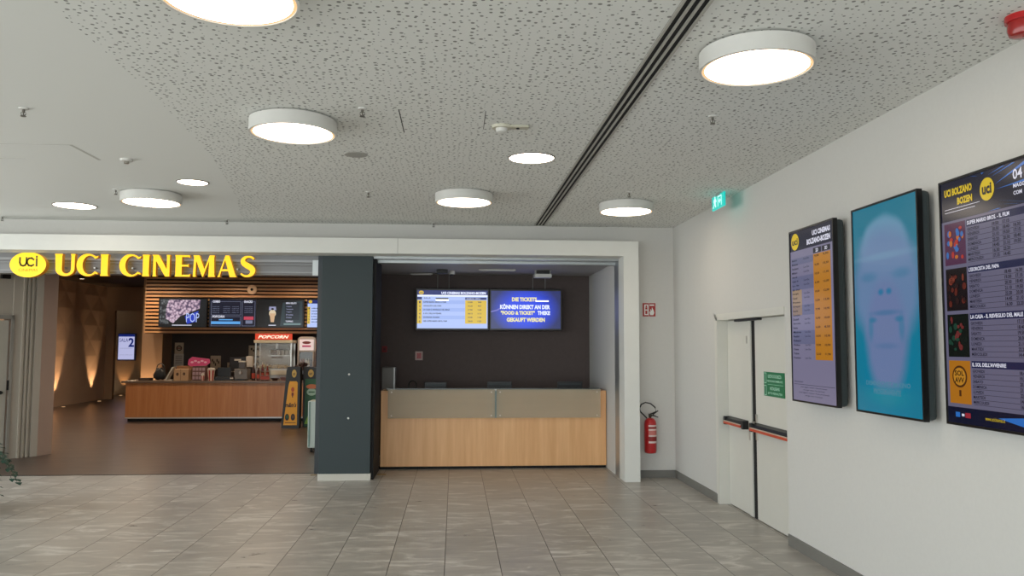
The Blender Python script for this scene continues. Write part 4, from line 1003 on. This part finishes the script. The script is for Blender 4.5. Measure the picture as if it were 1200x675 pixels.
# drinks coolers
def cooler(x0, w, lb, red):
    t = thing('drinks_cooler', (x0+w/2, 21.0, 0), lb, 'cooler', 'drinks coolers behind the concession')
    FRC = mat('cooler_frame', '#b2a79c', .4); f_ = frame((x0, 20.95, 0), (1, 0, 0)); r_ = .10; Hh = 1.97
    pl = [(0, .0), (w, .0)] + arc(w-r_, Hh-r_, r_, r_, 0, 90, 6) + arc(r_, Hh-r_, r_, r_, 90, 180, 6)
    b = new(); prism(b, pl, f_, .6); obj('cabinet', b, FRC if not red else mat('cooler_red', '#c43a30', .4), t)
    obj('header_panel', bx(x0+.05, x0+w-.05, 20.93, 20.95, 1.62, 1.90), glow('cooler_header', '#e6d8d6', .55, .4, base='#c0b0b0') , t)
    c = Canvas(frame((x0+.05, 20.928, 1.62), (1, 0, 0)), w-.1, .28); c.ell(.5, .3, .3, .13, mat('cooler_badge', '#7c2a22', .5), 1); c.rect(.2, .55, .8, .7, PINK, 1); c.build('header_graphic', t)
    fb = new()
    for (q0, q1, z0_, z1_) in ((x0+.03, x0+.06, .1, 1.61), (x0+w-.06, x0+w-.03, .1, 1.61), (x0+.06, x0+w-.06, .1, .13), (x0+.06, x0+w-.06, 1.58, 1.61)): box(fb, q0, q1, 20.87, 20.95, z0_, z1_)
    dr_ = obj('door', fb, FRC, t); obj('glass_pane', bx(x0+.06, x0+w-.06, 20.876, 20.88, .13, 1.58), GLASS, dr_)
    dd = obj('interior', bx(x0+.05, x0+w-.05, 20.94, 20.95, .12, 1.60), glow('cooler_inside', '#4a5f6c', .35, .3, base='#20282c'), t)
    b = new(); 
    for z in (.3, .6, .9, 1.2): box(b, x0+.07, x0+w-.07, 20.895, 20.94, z-.012, z)
    obj('shelves', b, glow('cooler_shelf', '#cfe0e4', .6, .4), dd)
    for r in range(4):
        for k in range(5):
            b = new(); lathe(b, [(0, .3+r*.3), (.024, .3+r*.3), (.026, .3+r*.3+.14), (.01, .3+r*.3+.19), (.01, .3+r*.3+.21), (0, .3+r*.3+.21)], (x0+.1+k*(w-.2)/4, 20.913, 0), seg=10)
            o = obj('bottle', b, [mat('bt1', '#7a2a24', .3), mat('bt2', '#c8c8c4', .3), mat('bt3', '#2a4a6a', .3)][(r+k//2) % 3]); 
            cn = ['dark red', 'pale grey', 'dark blue'][(r+k//2) % 3]; pn = ['leftmost', 'second from left', 'middle', 'second from right', 'rightmost'][k]; sn_ = ['bottom', 'second lowest', 'second highest', 'top'][r]
            props(o, '%s bottle, %s on the %s row of the %s drinks cooler' % (cn, pn, sn_, 'red' if red else 'pale'), 'bottle', 'bottles in the coolers')
cooler(-4.02, .46, 'left drinks cooler with rounded pale top and badge, beside the popcorn machine', False)
cooler(-3.52, .5, 'right drinks cooler with red body, partly behind the slate column', True)

# items on the concession counter --------------------------------------
ZT = .925; YI = 19.2
def cx(px): return (px-148)/(335-148)*(-3.86+7.55)-7.55      # counter-length helper: metres along the counter
def top(name, lo, lb, cat, group=None): return thing(name, lo, lb, cat, group)
t = top('black_bag', (-6.76, YI, ZT), 'slumped black shoulder bag at the left end of the concession counter', 'bag')
b = new(); bmesh.ops.create_icosphere(b, subdivisions=3, radius=1)
for v in b.verts: v.co = Vector((-6.81+v.co.x*.12*(1.15-.35*v.co.z), YI+v.co.y*.11, ZT+.152+max(v.co.z, -.9)*.145+.012*math.sin(v.co.x*9)))
obj('bag_body', b, mat('bag_black', '#1c1f21', .6, bump=(12, .5)), t, smooth=True)
b = new(); tube(b, [(-6.90, YI, ZT+.22), (-6.86, YI, ZT+.36), (-6.79, YI, ZT+.40), (-6.73, YI, ZT+.35), (-6.70, YI, ZT+.2)], .012); obj('handle', b, mat('bag_black', '#1c1f21'), t)
t = top('wicker_tray', (-7.05, YI, ZT), 'flat dark tray left of the black bag', 'tray')
b = new(); box(b, -7.25, -6.99, YI-.1, YI+.1, ZT, ZT+.012); box(b, -7.25, -6.99, YI-.1, YI-.09, ZT+.012, ZT+.06); box(b, -7.25, -6.99, YI+.09, YI+.1, ZT+.012, ZT+.06); box(b, -7.25, -7.24, YI-.09, YI+.09, ZT+.012, ZT+.06); box(b, -7.0, -6.99, YI-.09, YI+.09, ZT+.012, ZT+.06)
obj('body', b, mat('tray', '#4a382c', .6), t)
t = top('flyer', (-7.38, 19.1, ZT), 'white flyer lying flat at the far left end of concession counter', 'paper'); obj('sheet', bx(-7.5, -7.27, 18.98, 19.2, ZT, ZT+.006), PAPER, t)
t = top('easel_board', (-6.58, YI, ZT), 'pale slanted menu board leaning at the left of the kraft display box', 'board')
b = new(); prism(b, [(0, 0), (.03, 0), (.19, .31), (.155, .31)], frame((-6.68, YI-.05, ZT), (1, 0, 0)), .2); obj('board', b, PAPER, t); obj('foot', bx(-6.66, -6.52, YI-.02, YI+.1, ZT, ZT+.02), PAPER, t)
t = top('kraft_display_box', (-6.3, YI, ZT), 'light kraft display box with two dark marks on the concession counter', 'box')
obj('box', bx(-6.47, -6.14, YI-.08, YI+.12, ZT, ZT+.27, bev=.006), KRAFT, t)
obj('back_card', bx(-6.47, -6.1, YI+.12, YI+.14, ZT, ZT+.34), mat('kraft_dark', '#8f6a45', .7), t)
c = Canvas(frame((-6.48, YI-.082, ZT), (1, 0, 0)), .34, .27); BR = mat('brown_ink', '#4a2f20', .6); c.ell(.28, .45, .09, .14, BR, 1); c.ell(.72, .42, .08, .13, BR, 1); c.rect(.48, 0, .5, 1, BR, 1); c.build('print', t)
t = top('candy_display', (-5.93, YI, ZT), 'candy display rack with bright pink header card', 'display rack')
obj('body', bx(-6.06, -5.76, YI-.05, YI+.12, ZT, ZT+.34, bev=.006), mat('rack_brown', '#6b4a42', .6), t)
b = new(); 
for k in range(3): 
    for q in range(4): box(b, -6.05+q*.072, -5.995+q*.072, YI-.065, YI-.05, ZT+.03+k*.1, ZT+.1+k*.1)
obj('candy_bars', b, mat('candy_mauve', '#a88a8c', .5), t)
b = new(); pl = [(0, .02), (.06, -.02), (.42, .0), (.5, .06), (.48, .15), (.1, .2), (.02, .14)]; prism(b, pl, frame((-6.16, YI-.08, ZT+.35), (1, 0, 0)), .03); obj('header_card', b, PINK, t, label='bright pink header card')
c = Canvas(frame((-6.16, YI-.085, ZT+.35), (1, 0, 0)), .5, .18); [c.ell(.2+.15*q, .5+.08*(-1)**q, .07, .12, mat('pale_pink', '#f0b4c8', .5), 1+q*.1) for q in range(5)]; c.build('header_lettering', t)
def cup(name, x, lb, r=.055, h=.22, z=ZT, y=YI-.02):
    t = top(name, (x, y, z), lb, 'cup')
    b = new(); n = 24
    for k in range(n):
        a0, a1 = 2*PI*k/n, 2*PI*(k+1)/n
        q = [(x+r*.8*math.cos(a0), y+r*.8*math.sin(a0), z), (x+r*.8*math.cos(a1), y+r*.8*math.sin(a1), z), (x+r*1.15*math.cos(a1), y+r*1.15*math.sin(a1), z+h), (x+r*1.15*math.cos(a0), y+r*1.15*math.sin(a0), z+h)]
        f = b.faces.new([b.verts.new(p) for p in q]); f.material_index = (k//2) % 2
    bmesh.ops.remove_doubles(b, verts=b.verts, dist=1e-5)
    obj('cup_body', b, [mat('cup_red', '#a8302c', .5), mat('cup_cream', '#d8c4b0', .5)], t)
    b = new(); lathe(b, [(0, z+h), (r*1.25, z+h), (r*1.25, z+h+.02), (r*.9, z+h+.05), (0, z+h+.06)], (x, y, 0), seg=24); obj('lid', b, PAPER, t, smooth=True)
cup('popcorn_cup', -5.64, 'red and cream striped popcorn cup with pale lid right of the pink candy rack', .072, .24)
cup('drink_cup', -5.8, 'smaller striped cup standing at the right foot of the candy rack', .035, .12, y=YI-.12)
t = top('cash_register', (-5.35, YI, ZT), 'low black cash register terminal in middle of the concession counter', 'cash register')
obj('base', bx(-5.56, -5.15, YI-.05, YI+.3, ZT, ZT+.09, bev=.008), BLACK, t)
b = new(); prism(b, [(0, 0), (.36, 0), (.36, .03), (0, .03)], frame((-5.53, YI+.02, ZT+.1), (1, 0, 0), (0, .35, 1)), .03); 
for v in b.verts: v.co.z = ZT+.1 + (v.co.z-ZT-.1)*1
b.free(); b = new(); box(b, -5.53, -5.22, YI+.08, YI+.11, ZT+.09, ZT+.3, bev=.006); obj('touch_screen', b, BLACK, t)
obj('display_light', bx(-5.2, -5.13, YI-.06, YI-.052, ZT+.04, ZT+.07), PAPER, t)
t = top('coffee_machine', (-4.98, YI, ZT), 'small grey espresso machine with white cups stacked on top', 'coffee machine')
obj('body', bx(-5.13, -4.83, YI+.02, YI+.32, ZT+.03, ZT+.27, bev=.01), mat('cof_grey', '#6a625a', .4, metal=.4), t); obj('drip_tray', bx(-5.1, -4.86, YI-.08, YI+.3, ZT, ZT+.03), BLACK, t)
b = new(); lathe(b, [(.04, 0), (.04, .05), (.02, .06), (.02, .08), (0, .08)], (-4.98, YI+.0, ZT+.15), seg=14); obj('spout', b, STEEL, t)
obj('bean_hopper', bx(-5.05, -4.9, YI+.1, YI+.25, ZT+.27, ZT+.42, bev=.01), mat('hopper', '#4a3c30', .3), t); obj('hopper_lid', bx(-5.06, -4.89, YI+.09, YI+.26, ZT+.42, ZT+.45, bev=.006), PAPER, t)
for k in range(5):
    for s in range(2): pass
def bottle(x, y, lb, col, h=.34):
    t = top('syrup_bottle', (x, y, ZT), lb, 'bottle', 'syrup bottles on the concession counter')
    b = new(); lathe(b, [(0, ZT), (.04, ZT), (.042, ZT+.02), (.042, ZT+h*.55), (.015, ZT+h*.78), (.015, ZT+h*.9), (0, ZT+h*.9)], (x, y, 0), seg=18); obj('bottle_body', b, mat('glassb_'+col, col, .15, coat=.5), t, smooth=True)
    b = new(); lathe(b, [(.0435, ZT+.05), (.0435, ZT+h*.42)], (x, y, 0), seg=18); obj('bottle_label', b, mat('label_red', '#b4442e', .5), t)
    b = new(); lathe(b, [(.018, ZT+h*.88), (.018, ZT+h), (0, ZT+h)], (x, y, 0), seg=12); obj('cap', b, PAPER, t)
bottle(-4.68, YI, 'dark syrup bottle leftmost of the row beside popcorn machine', '#3a1c14', .40); bottle(-4.58, YI+.04, 'dark syrup bottle second from the left in the row', '#4a1c14', .34)
bottle(-4.48, YI, 'tall reddish syrup bottle third in the row', '#6a2418', .42); bottle(-4.37, YI+.02, 'reddish syrup bottle rightmost in the row', '#7c2c1c', .38)
t = top('snack_rack', (-4.4, YI-.1, ZT), 'small wire rack of red snack bags in front of the syrup bottles', 'rack')
b = new()
for z in (.02, .12, .22): tube(b, [(-4.5, YI-.14, ZT+z), (-4.28, YI-.14, ZT+z)], .006); tube(b, [(-4.5, YI-.06, ZT+z), (-4.28, YI-.06, ZT+z)], .006)
for x in (-4.5, -4.28):
    for y in (YI-.14, YI-.06): tube(b, [(x, y, ZT), (x, y, ZT+.25)], .006)
obj('wire_frame', b, STEEL, t); obj('snack_bags', bx(-4.49, -4.29, YI-.13, YI-.07, ZT+.02, ZT+.1), mat('snack_red', '#a03c28', .5), t)
t = top('bowl', (-4.02, YI, ZT), 'dark shallow bowl on counter in front of the popcorn machine', 'bowl')
b = new(); lathe(b, [(0, ZT), (.05, ZT), (.095, ZT+.05), (.09, ZT+.055), (0, ZT+.02)], (-4.19, YI, 0), seg=24); obj('dish', b, mat('bowl', '#4a2a1c', .4), t, smooth=True)
t = top('popcorn_carton', (-4.3+.28, YI+.05, ZT), 'low red tray of snacks beside the shallow bowl', 'tray')
b = new(); prism(b, [(0, 0), (.2, 0), (.23, .07), (-.03, .07)], frame((-4.04, YI-.02, ZT), (1, 0, 0)), .15); obj('carton', b, mat('cart', '#5c2c20', .5), t)
t = top('card_terminal', (-3.7, YI, ZT), 'black payment terminal on counter left of the yellow floor stand', 'card terminal')
b = new(); prism(b, [(0, 0), (.22, 0), (.22, .12), (.12, .14), (0, .04)], frame((-3.85+.05, YI-.03, ZT), (1, 0, 0)), .14); obj('body', b, BLACK, t); obj('receipt', bx(-3.76, -3.7, YI-.034, YI-.031, ZT+.03, ZT+.08), PAPER, t)
t = top('flower_pot', (-3.68, YI+.3, ZT), 'dark leafy decoration on the counter above the yellow floor stand', 'decoration')
b = new(); lathe(b, [(0, ZT), (.06, ZT), (.08, ZT+.14), (0, ZT+.14)], (-3.62, YI+.3, 0), seg=18); obj('pot', b, BLACK, t)
b = new()
for k in range(26):
    a = random.random()*6.28; r = .03+random.random()*.13; p = Vector((-3.62+r*math.cos(a), YI+.3+r*.6*math.sin(a), ZT+.18+random.random()*.2))
    bmesh.ops.create_icosphere(b, subdivisions=1, radius=.035+.02*random.random(), matrix=Matrix.Translation(p))
obj('foliage', b, mat('deco_dark', '#3a221e', .7), t)
# papers pinned to the dark niche wall (and on stands on the back counter)
for (x, z, w, h, lb, m) in ((-7.42, 1.66, .23, .30, 'upper notice with red symbol pinned at left of dark niche wall', PHOTO), (-7.42, 1.33, .25, .36, 'lower pale notice sheet pinned below the red symbol notice', PAPER),
                            (-5.39, 1.60, .38, .28, 'landscape photo print pinned on dark niche wall above coffee machine', PHOTO), (-5.95, 1.15, .38, .26, 'landscape print pinned low on dark niche wall above cash register', PHOTO),
                            (-6.45, 1.28, .27, .36, 'portrait print pinned on niche wall above the pink candy card', PHOTO), (-5.36, 1.26, .2, .3, 'small portrait print pinned below the landscape photo print', PHOTO)):
    t = thing('wall_print', (x, 22.3, z), lb, 'print', 'prints on the dark niche wall')
    obj('sheet', bx(x-w/2, x+w/2, 22.29, 22.3, z-h/2, z+h/2), m, t)
    c = Canvas(frame((x-w/2, 22.288, z-h/2), (1, 0, 0)), w, h); k2 = mat('print_ink', '#4a3d33', .7)
    if m is PAPER:
        for q in range(6): c.rect(.15, .15+q*.11, .85, .18+q*.11, k2, 1)
    elif 'red symbol' in lb: c.ell(.5, .5, .33, .25, k2, 1); c.ell(.5, .5, .2, .15, m, 2); c.rect(.25, .45, .75, .55, mat('sym_red', '#7c3a2c', .6), 3)
    else:
        for q in range(5): c.ell(.2+.15*q, .35+.3*((q*7) % 3)/2, .07, .12, k2, 1+q*.2)
    c.build('print_ink', t)
t = thing('white_dispenser', (-5.12, 20.9, .86), 'white upright towel dispenser left of the popcorn machine', 'dispenser')
obj('body', bx(-5.19, -5.03, 20.5, 20.7, 1.2, 1.47, bev=.01), PAPER, t); obj('stand', bx(-5.15, -5.07, 20.55, 20.65, .86, 1.2), BLACK, t)
t = thing('till_monitor', (-5.42, 20.9, .86), 'dark till monitor with a pale strip on the back counter', 'monitor')
obj('housing', bx(-5.62, -5.22, 20.6, 20.65, 1.1, 1.45, bev=.006), BLACK, t); obj('strip', bx(-5.5, -5.34, 20.594, 20.6, 1.36, 1.4), PAPER, t); obj('stand', bx(-5.46, -5.38, 20.6, 20.7, .86, 1.1), BLACK, t)

# floor stands
def stand(name, x0, x1, y, h, lb, face, kind):
    t = thing(name, ((x0+x1)/2, y, 0), lb, 'display stand', 'cardboard floor displays')
    w = x1-x0
    b = new(); pl = [(0, 0), (w, 0), (w, h), (w*.30, h), (w*.22, h*.94), (.0, .12)] if kind == 'm' else [(0, 0), (w, 0), (w, h), (0, h)]
    prism(b, pl, frame((x0, y, 0), (1, 0, 0)), .22); obj('body', b, DKB, t)
    c = Canvas(frame((x0, y-.004, 0), (1, 0, 0)), w, h)
    if kind == 'm':
        c.poly([(.10, .95), (.87, .95), (.87, .26), (.80, .235), (.42, .235), (.36, .30)], face, 1)
        c.ell(.66, .11, .13, .065, GOLD, 1); c.text('uci', .60, .085, .72, .135, DKB, 2)
        c.text("m&m's", .20, .58, .80, .66, BR, 2, .04, .08)
        c.ell(.31, .82, .12, .055, DKB, 2); c.ell(.64, .82, .12, .055, DKB, 2); c.ell(.32, .815, .06, .028, GREEN, 3); c.ell(.65, .815, .06, .028, mat('choc', '#5a3a20', .5), 3)
        c.ell(.6, .37, .09, .04, mat('brand_red', '#a84a1c', .5), 2); c.rect(.53, .42, .67, .47, mat('brand_red', '#a84a1c'), 2); c.rect(.57, .42, .62, .5, DKB, 3)
        c.rect(.2, .905, .8, .915, BR, 2)
    else:
        c.rect(.1, .2, 1, 1, face, 1); c.ell(.40, .11, .15, .065, GOLD, 1); c.text('uci', .32, .085, .48, .135, DKB, 2); c.ell(.46, .33, .3, .04, mat('brand_orange', '#b86a3c', .5), 2); c.ell(.46, .42, .26, .06, mat('pale_green', '#8fae9a', .5), 2); c.rect(.3, .41, .62, .43, GREEN, 3)
        c.poly([(.1, .95), (.3, .8), (.5, .95)], mat('lime', '#7fae3a', .5), 2)
    c.build('printed_front', t)
stand('promotional_stand', -3.64, -3.27, 17.4, 1.29, 'tapered black floor display with yellow front panel beside the counter', YEL, 'm')
stand('promotional_stand', -3.25, -2.85, 17.65, 1.285, 'black floor display with green front right of the yellow one', GREEN, 'g')
t = thing('white_panel_cart', (-2.2, 13.6, 0), 'white upright panel cart on castors partly behind the slate column', 'cart')
obj('panel', bx(-2.40, -1.98, 13.5, 13.9, .07, .835, bev=.01), mat('cart_white', '#c3ccc0', .4), t); obj('edge_strip', bx(-2.385, -2.36, 13.494, 13.5, .09, .82), mat('edge_green', '#6f8a7c', .4), t)
for x in (-2.34, -2.04):
    for y in (13.56, 13.84):
        b = new(); lathe(b, [(0, -.015), (.033, -.015), (.033, .015), (0, .015)], (x, y, .033), axis='x', seg=16); obj('castor', b, BLACK, t)
# auditorium screen
t = thing('auditorium_screen', (-11.4, 28.95, 1.2), 'tall white lit screen reading SALA 2 on the far lobby wall', 'screen')
obj('casing', bx(-11.72, -11.10, 28.92, 28.98, 1.2, 2.15, bev=.01), mat('frame_blue', '#2a3058', .4), t)
c = Canvas(frame((-11.69, 28.915, 1.24), (1, 0, 0)), .54, .87); SWH = glow('px_sala', '#b4b6dc', 1.0, .3)
c.rect(0, 0, 1, 1, SWH, 0); c.rect(0, 0, 1, .09, HN, 1); c.text('SALA', .05, .16, .6, .30, HN, 2, .0); c.text('2', .62, .14, .98, .50, HN, 2, .03); c.text('prossimamente', .1, .8, .9, .84, GR, 2, 0); c.rect(.1, .55, .9, .56, GR, 1)
c.build('screen', t)

# ------------------------------------------------------------------ lobby lights
def add_light(name, kind, loc, energy, col, **k):
    l = bpy.data.lights.new(name, kind); l.energy = energy; l.color = col
    for a, v in k.items(): setattr(l, a, v)
    o = bpy.data.objects.new(name, l); COL.objects.link(o); o.location = loc; return o
WARM = (1, .62, .32)
UPL = [(-10.98, 23.6), (-10.98, 25.9), (-10.98, 20.2), (-10.98, 17.4), (-7.98, 21.4), (-11.5, 28.8), (-10.7, 28.8)]
for i, (x, y) in enumerate(UPL):
    lb = ['by the left lobby wall, nearest visible', 'by the left lobby wall below the widest flame of light', 'by the left lobby wall hidden behind entrance', 'by the left lobby wall closest to entrance', 'left of the concession under the slats', 'below the tall lit auditorium screen, left', 'below the tall lit auditorium screen, right'][i]
    t = thing('floor_uplight', (x, y, 0), 'small round floor uplight ' + lb, 'light', 'lobby floor uplights')
    b = new(); lathe(b, [(0, .012), (.03, .014), (.05, .012), (.055, 0)], (x, y, 0), seg=20); obj('lens', b, glow('uplens', '#ffc890', .5, .3), t, smooth=True)
    s = add_light('uplight_beam', 'SPOT', (x, y, .05), (38 if y > 28 else 260 if i == 4 else 125), WARM, spot_size=math.radians(46), spot_blend=.7, shadow_soft_size=.03)
    tgt = Vector((-.20, 0, 1.0)) if x < -10.9 and y < 27 else Vector((0, .2, 1.0))
    if i == 4: tgt = Vector((0, .2, 1)); 
    s.rotation_euler = tgt.to_track_quat('-Z', 'Y').to_euler(); s.parent = None
DLP = [(-9.9, 22.0), (-8.02, 20.1), (-7.35, 20.1), (-5.66, 20.1), (-3.97, 20.1), (-10.2, 19.5), (-6.6, 16.6), (-3.8, 16.6), (-9.6, 15.5), (-6.6, 14.2), (-3.6, 14.2)]  # the one by the left wall is added to lift the ambient light
DL_L = ['over the passage to the auditorium', 'in front of the beige return wall', 'in front of the left end of the slats', 'in front of the middle of the slats', 'in front of the popcorn machine', 'along the left lobby wall, added to brighten it', 'over lobby floor middle, second row', 'over lobby floor right, second row', 'over lobby floor left near entrance', 'over lobby floor middle near entrance', 'over lobby floor right near entrance']
for i, (x, y) in enumerate(DLP):
    t = thing('downlight', (x, y, 3.62), 'small bright cylindrical ceiling downlight ' + DL_L[i], 'light', 'lobby downlights')
    b = new(); lathe(b, [(0, 3.62), (.085, 3.62), (.085, 3.49), (.072, 3.49), (.072, 3.50)], (x, y, 0), seg=24); obj('housing', b, BRCEIL, t, smooth=True)
    b = new(); lathe(b, [(.073, 3.495), (0, 3.495)], (x, y, 0), seg=24); obj.keep = True; obj('lamp', b, glow('dl_lens', '#ffe6c8', 4, .3), t); obj.keep = False
    s = add_light('downlight_beam', 'SPOT', (x, y, 3.48), 135, (1, .76, .54), spot_size=math.radians(168), spot_blend=.8, shadow_soft_size=.08)

# ------------------------------------------------------------------ plant at lower left
pt = thing('potted_fern', (-5.2, 8.9, 0), 'dark green fern in a pot reaching in at the lower left edge', 'plant')
b = new(); lathe(b, [(0, 0), (.17, 0), (.22, .36), (.24, .38), (.2, .38), (.18, .34), (0, .34)], (-5.2, 8.9, 0), seg=32); obj('pot', b, mat('pot_grey', '#4a4c4c', .5), pt, smooth=True)
LEAF = mat('fern_green', '#1f4236', .5, var=.2)
random.seed(11)
for k in range(16):
    a = 2*PI*k/16 + random.uniform(-.15, .15); Lg = random.uniform(.45, .66); rise = random.uniform(.12, .42)
    b = new(); base = Vector((-5.2, 8.9, .36)); dv = Vector((math.cos(a), math.sin(a), 0)); sp_ = []
    for i in range(15):
        q = i/14; sp_.append(base + dv*(Lg*q) + Vector((0, 0, rise*math.sin(q*2.5)*1.2 - .30*q*q)))
    tube(b, sp_, [.006*(1-.7*i/14) for i in range(15)], 5)
    sd_ = Vector((-dv.y, dv.x, 0))
    for i in range(3, 15):
        for s in (-1, 1):
            w = .11*math.sin(PI*min(1, (i-1)/14))+.02; p = sp_[i]; tp = p + sd_*s*w + dv*.035 - Vector((0, 0, .03)); hw = dv*.022
            va = [b.verts.new(p-hw), b.verts.new(p+hw), b.verts.new((p+tp)/2+hw*1.2+Vector((0, 0, .006))), b.verts.new(tp), b.verts.new((p+tp)/2-hw*1.2+Vector((0, 0, .006)))]
            b.faces.new(va)
    obj('frond', b, LEAF, pt)

# ------------------------------------------------------------------ daylight and exposure
wd = bpy.data.worlds.new('daylight'); SC.world = wd; wd.use_nodes = True; nt = wd.node_tree
bg = nt.nodes['Background']; tc = nt.nodes.new('ShaderNodeTexCoord'); sp = nt.nodes.new('ShaderNodeSeparateXYZ'); cr = nt.nodes.new('ShaderNodeValToRGB')
nt.links.new(tc.outputs['Generated'], sp.inputs[0]); mr_ = nt.nodes.new('ShaderNodeMapRange'); mr_.inputs[1].default_value = -1; mr_.inputs[2].default_value = 1
nt.links.new(sp.outputs['Z'], mr_.inputs[0]); nt.links.new(mr_.outputs[0], cr.inputs[0])
e = cr.color_ramp.elements; e[0].position = .42; e[0].color = (.80, .82, .80, 1); e[1].position = .55; e[1].color = (.76, .86, .92, 1)
nt.links.new(cr.outputs[0], bg.inputs['Color']); bg.inputs['Strength'].default_value = 4.1
vs = SC.view_settings; SC.display_settings.display_device = 'sRGB'
vs.view_transform = 'Standard'; vs.look = 'None'; vs.exposure = 0.0; vs.gamma = 1; vs.use_curve_mapping = False
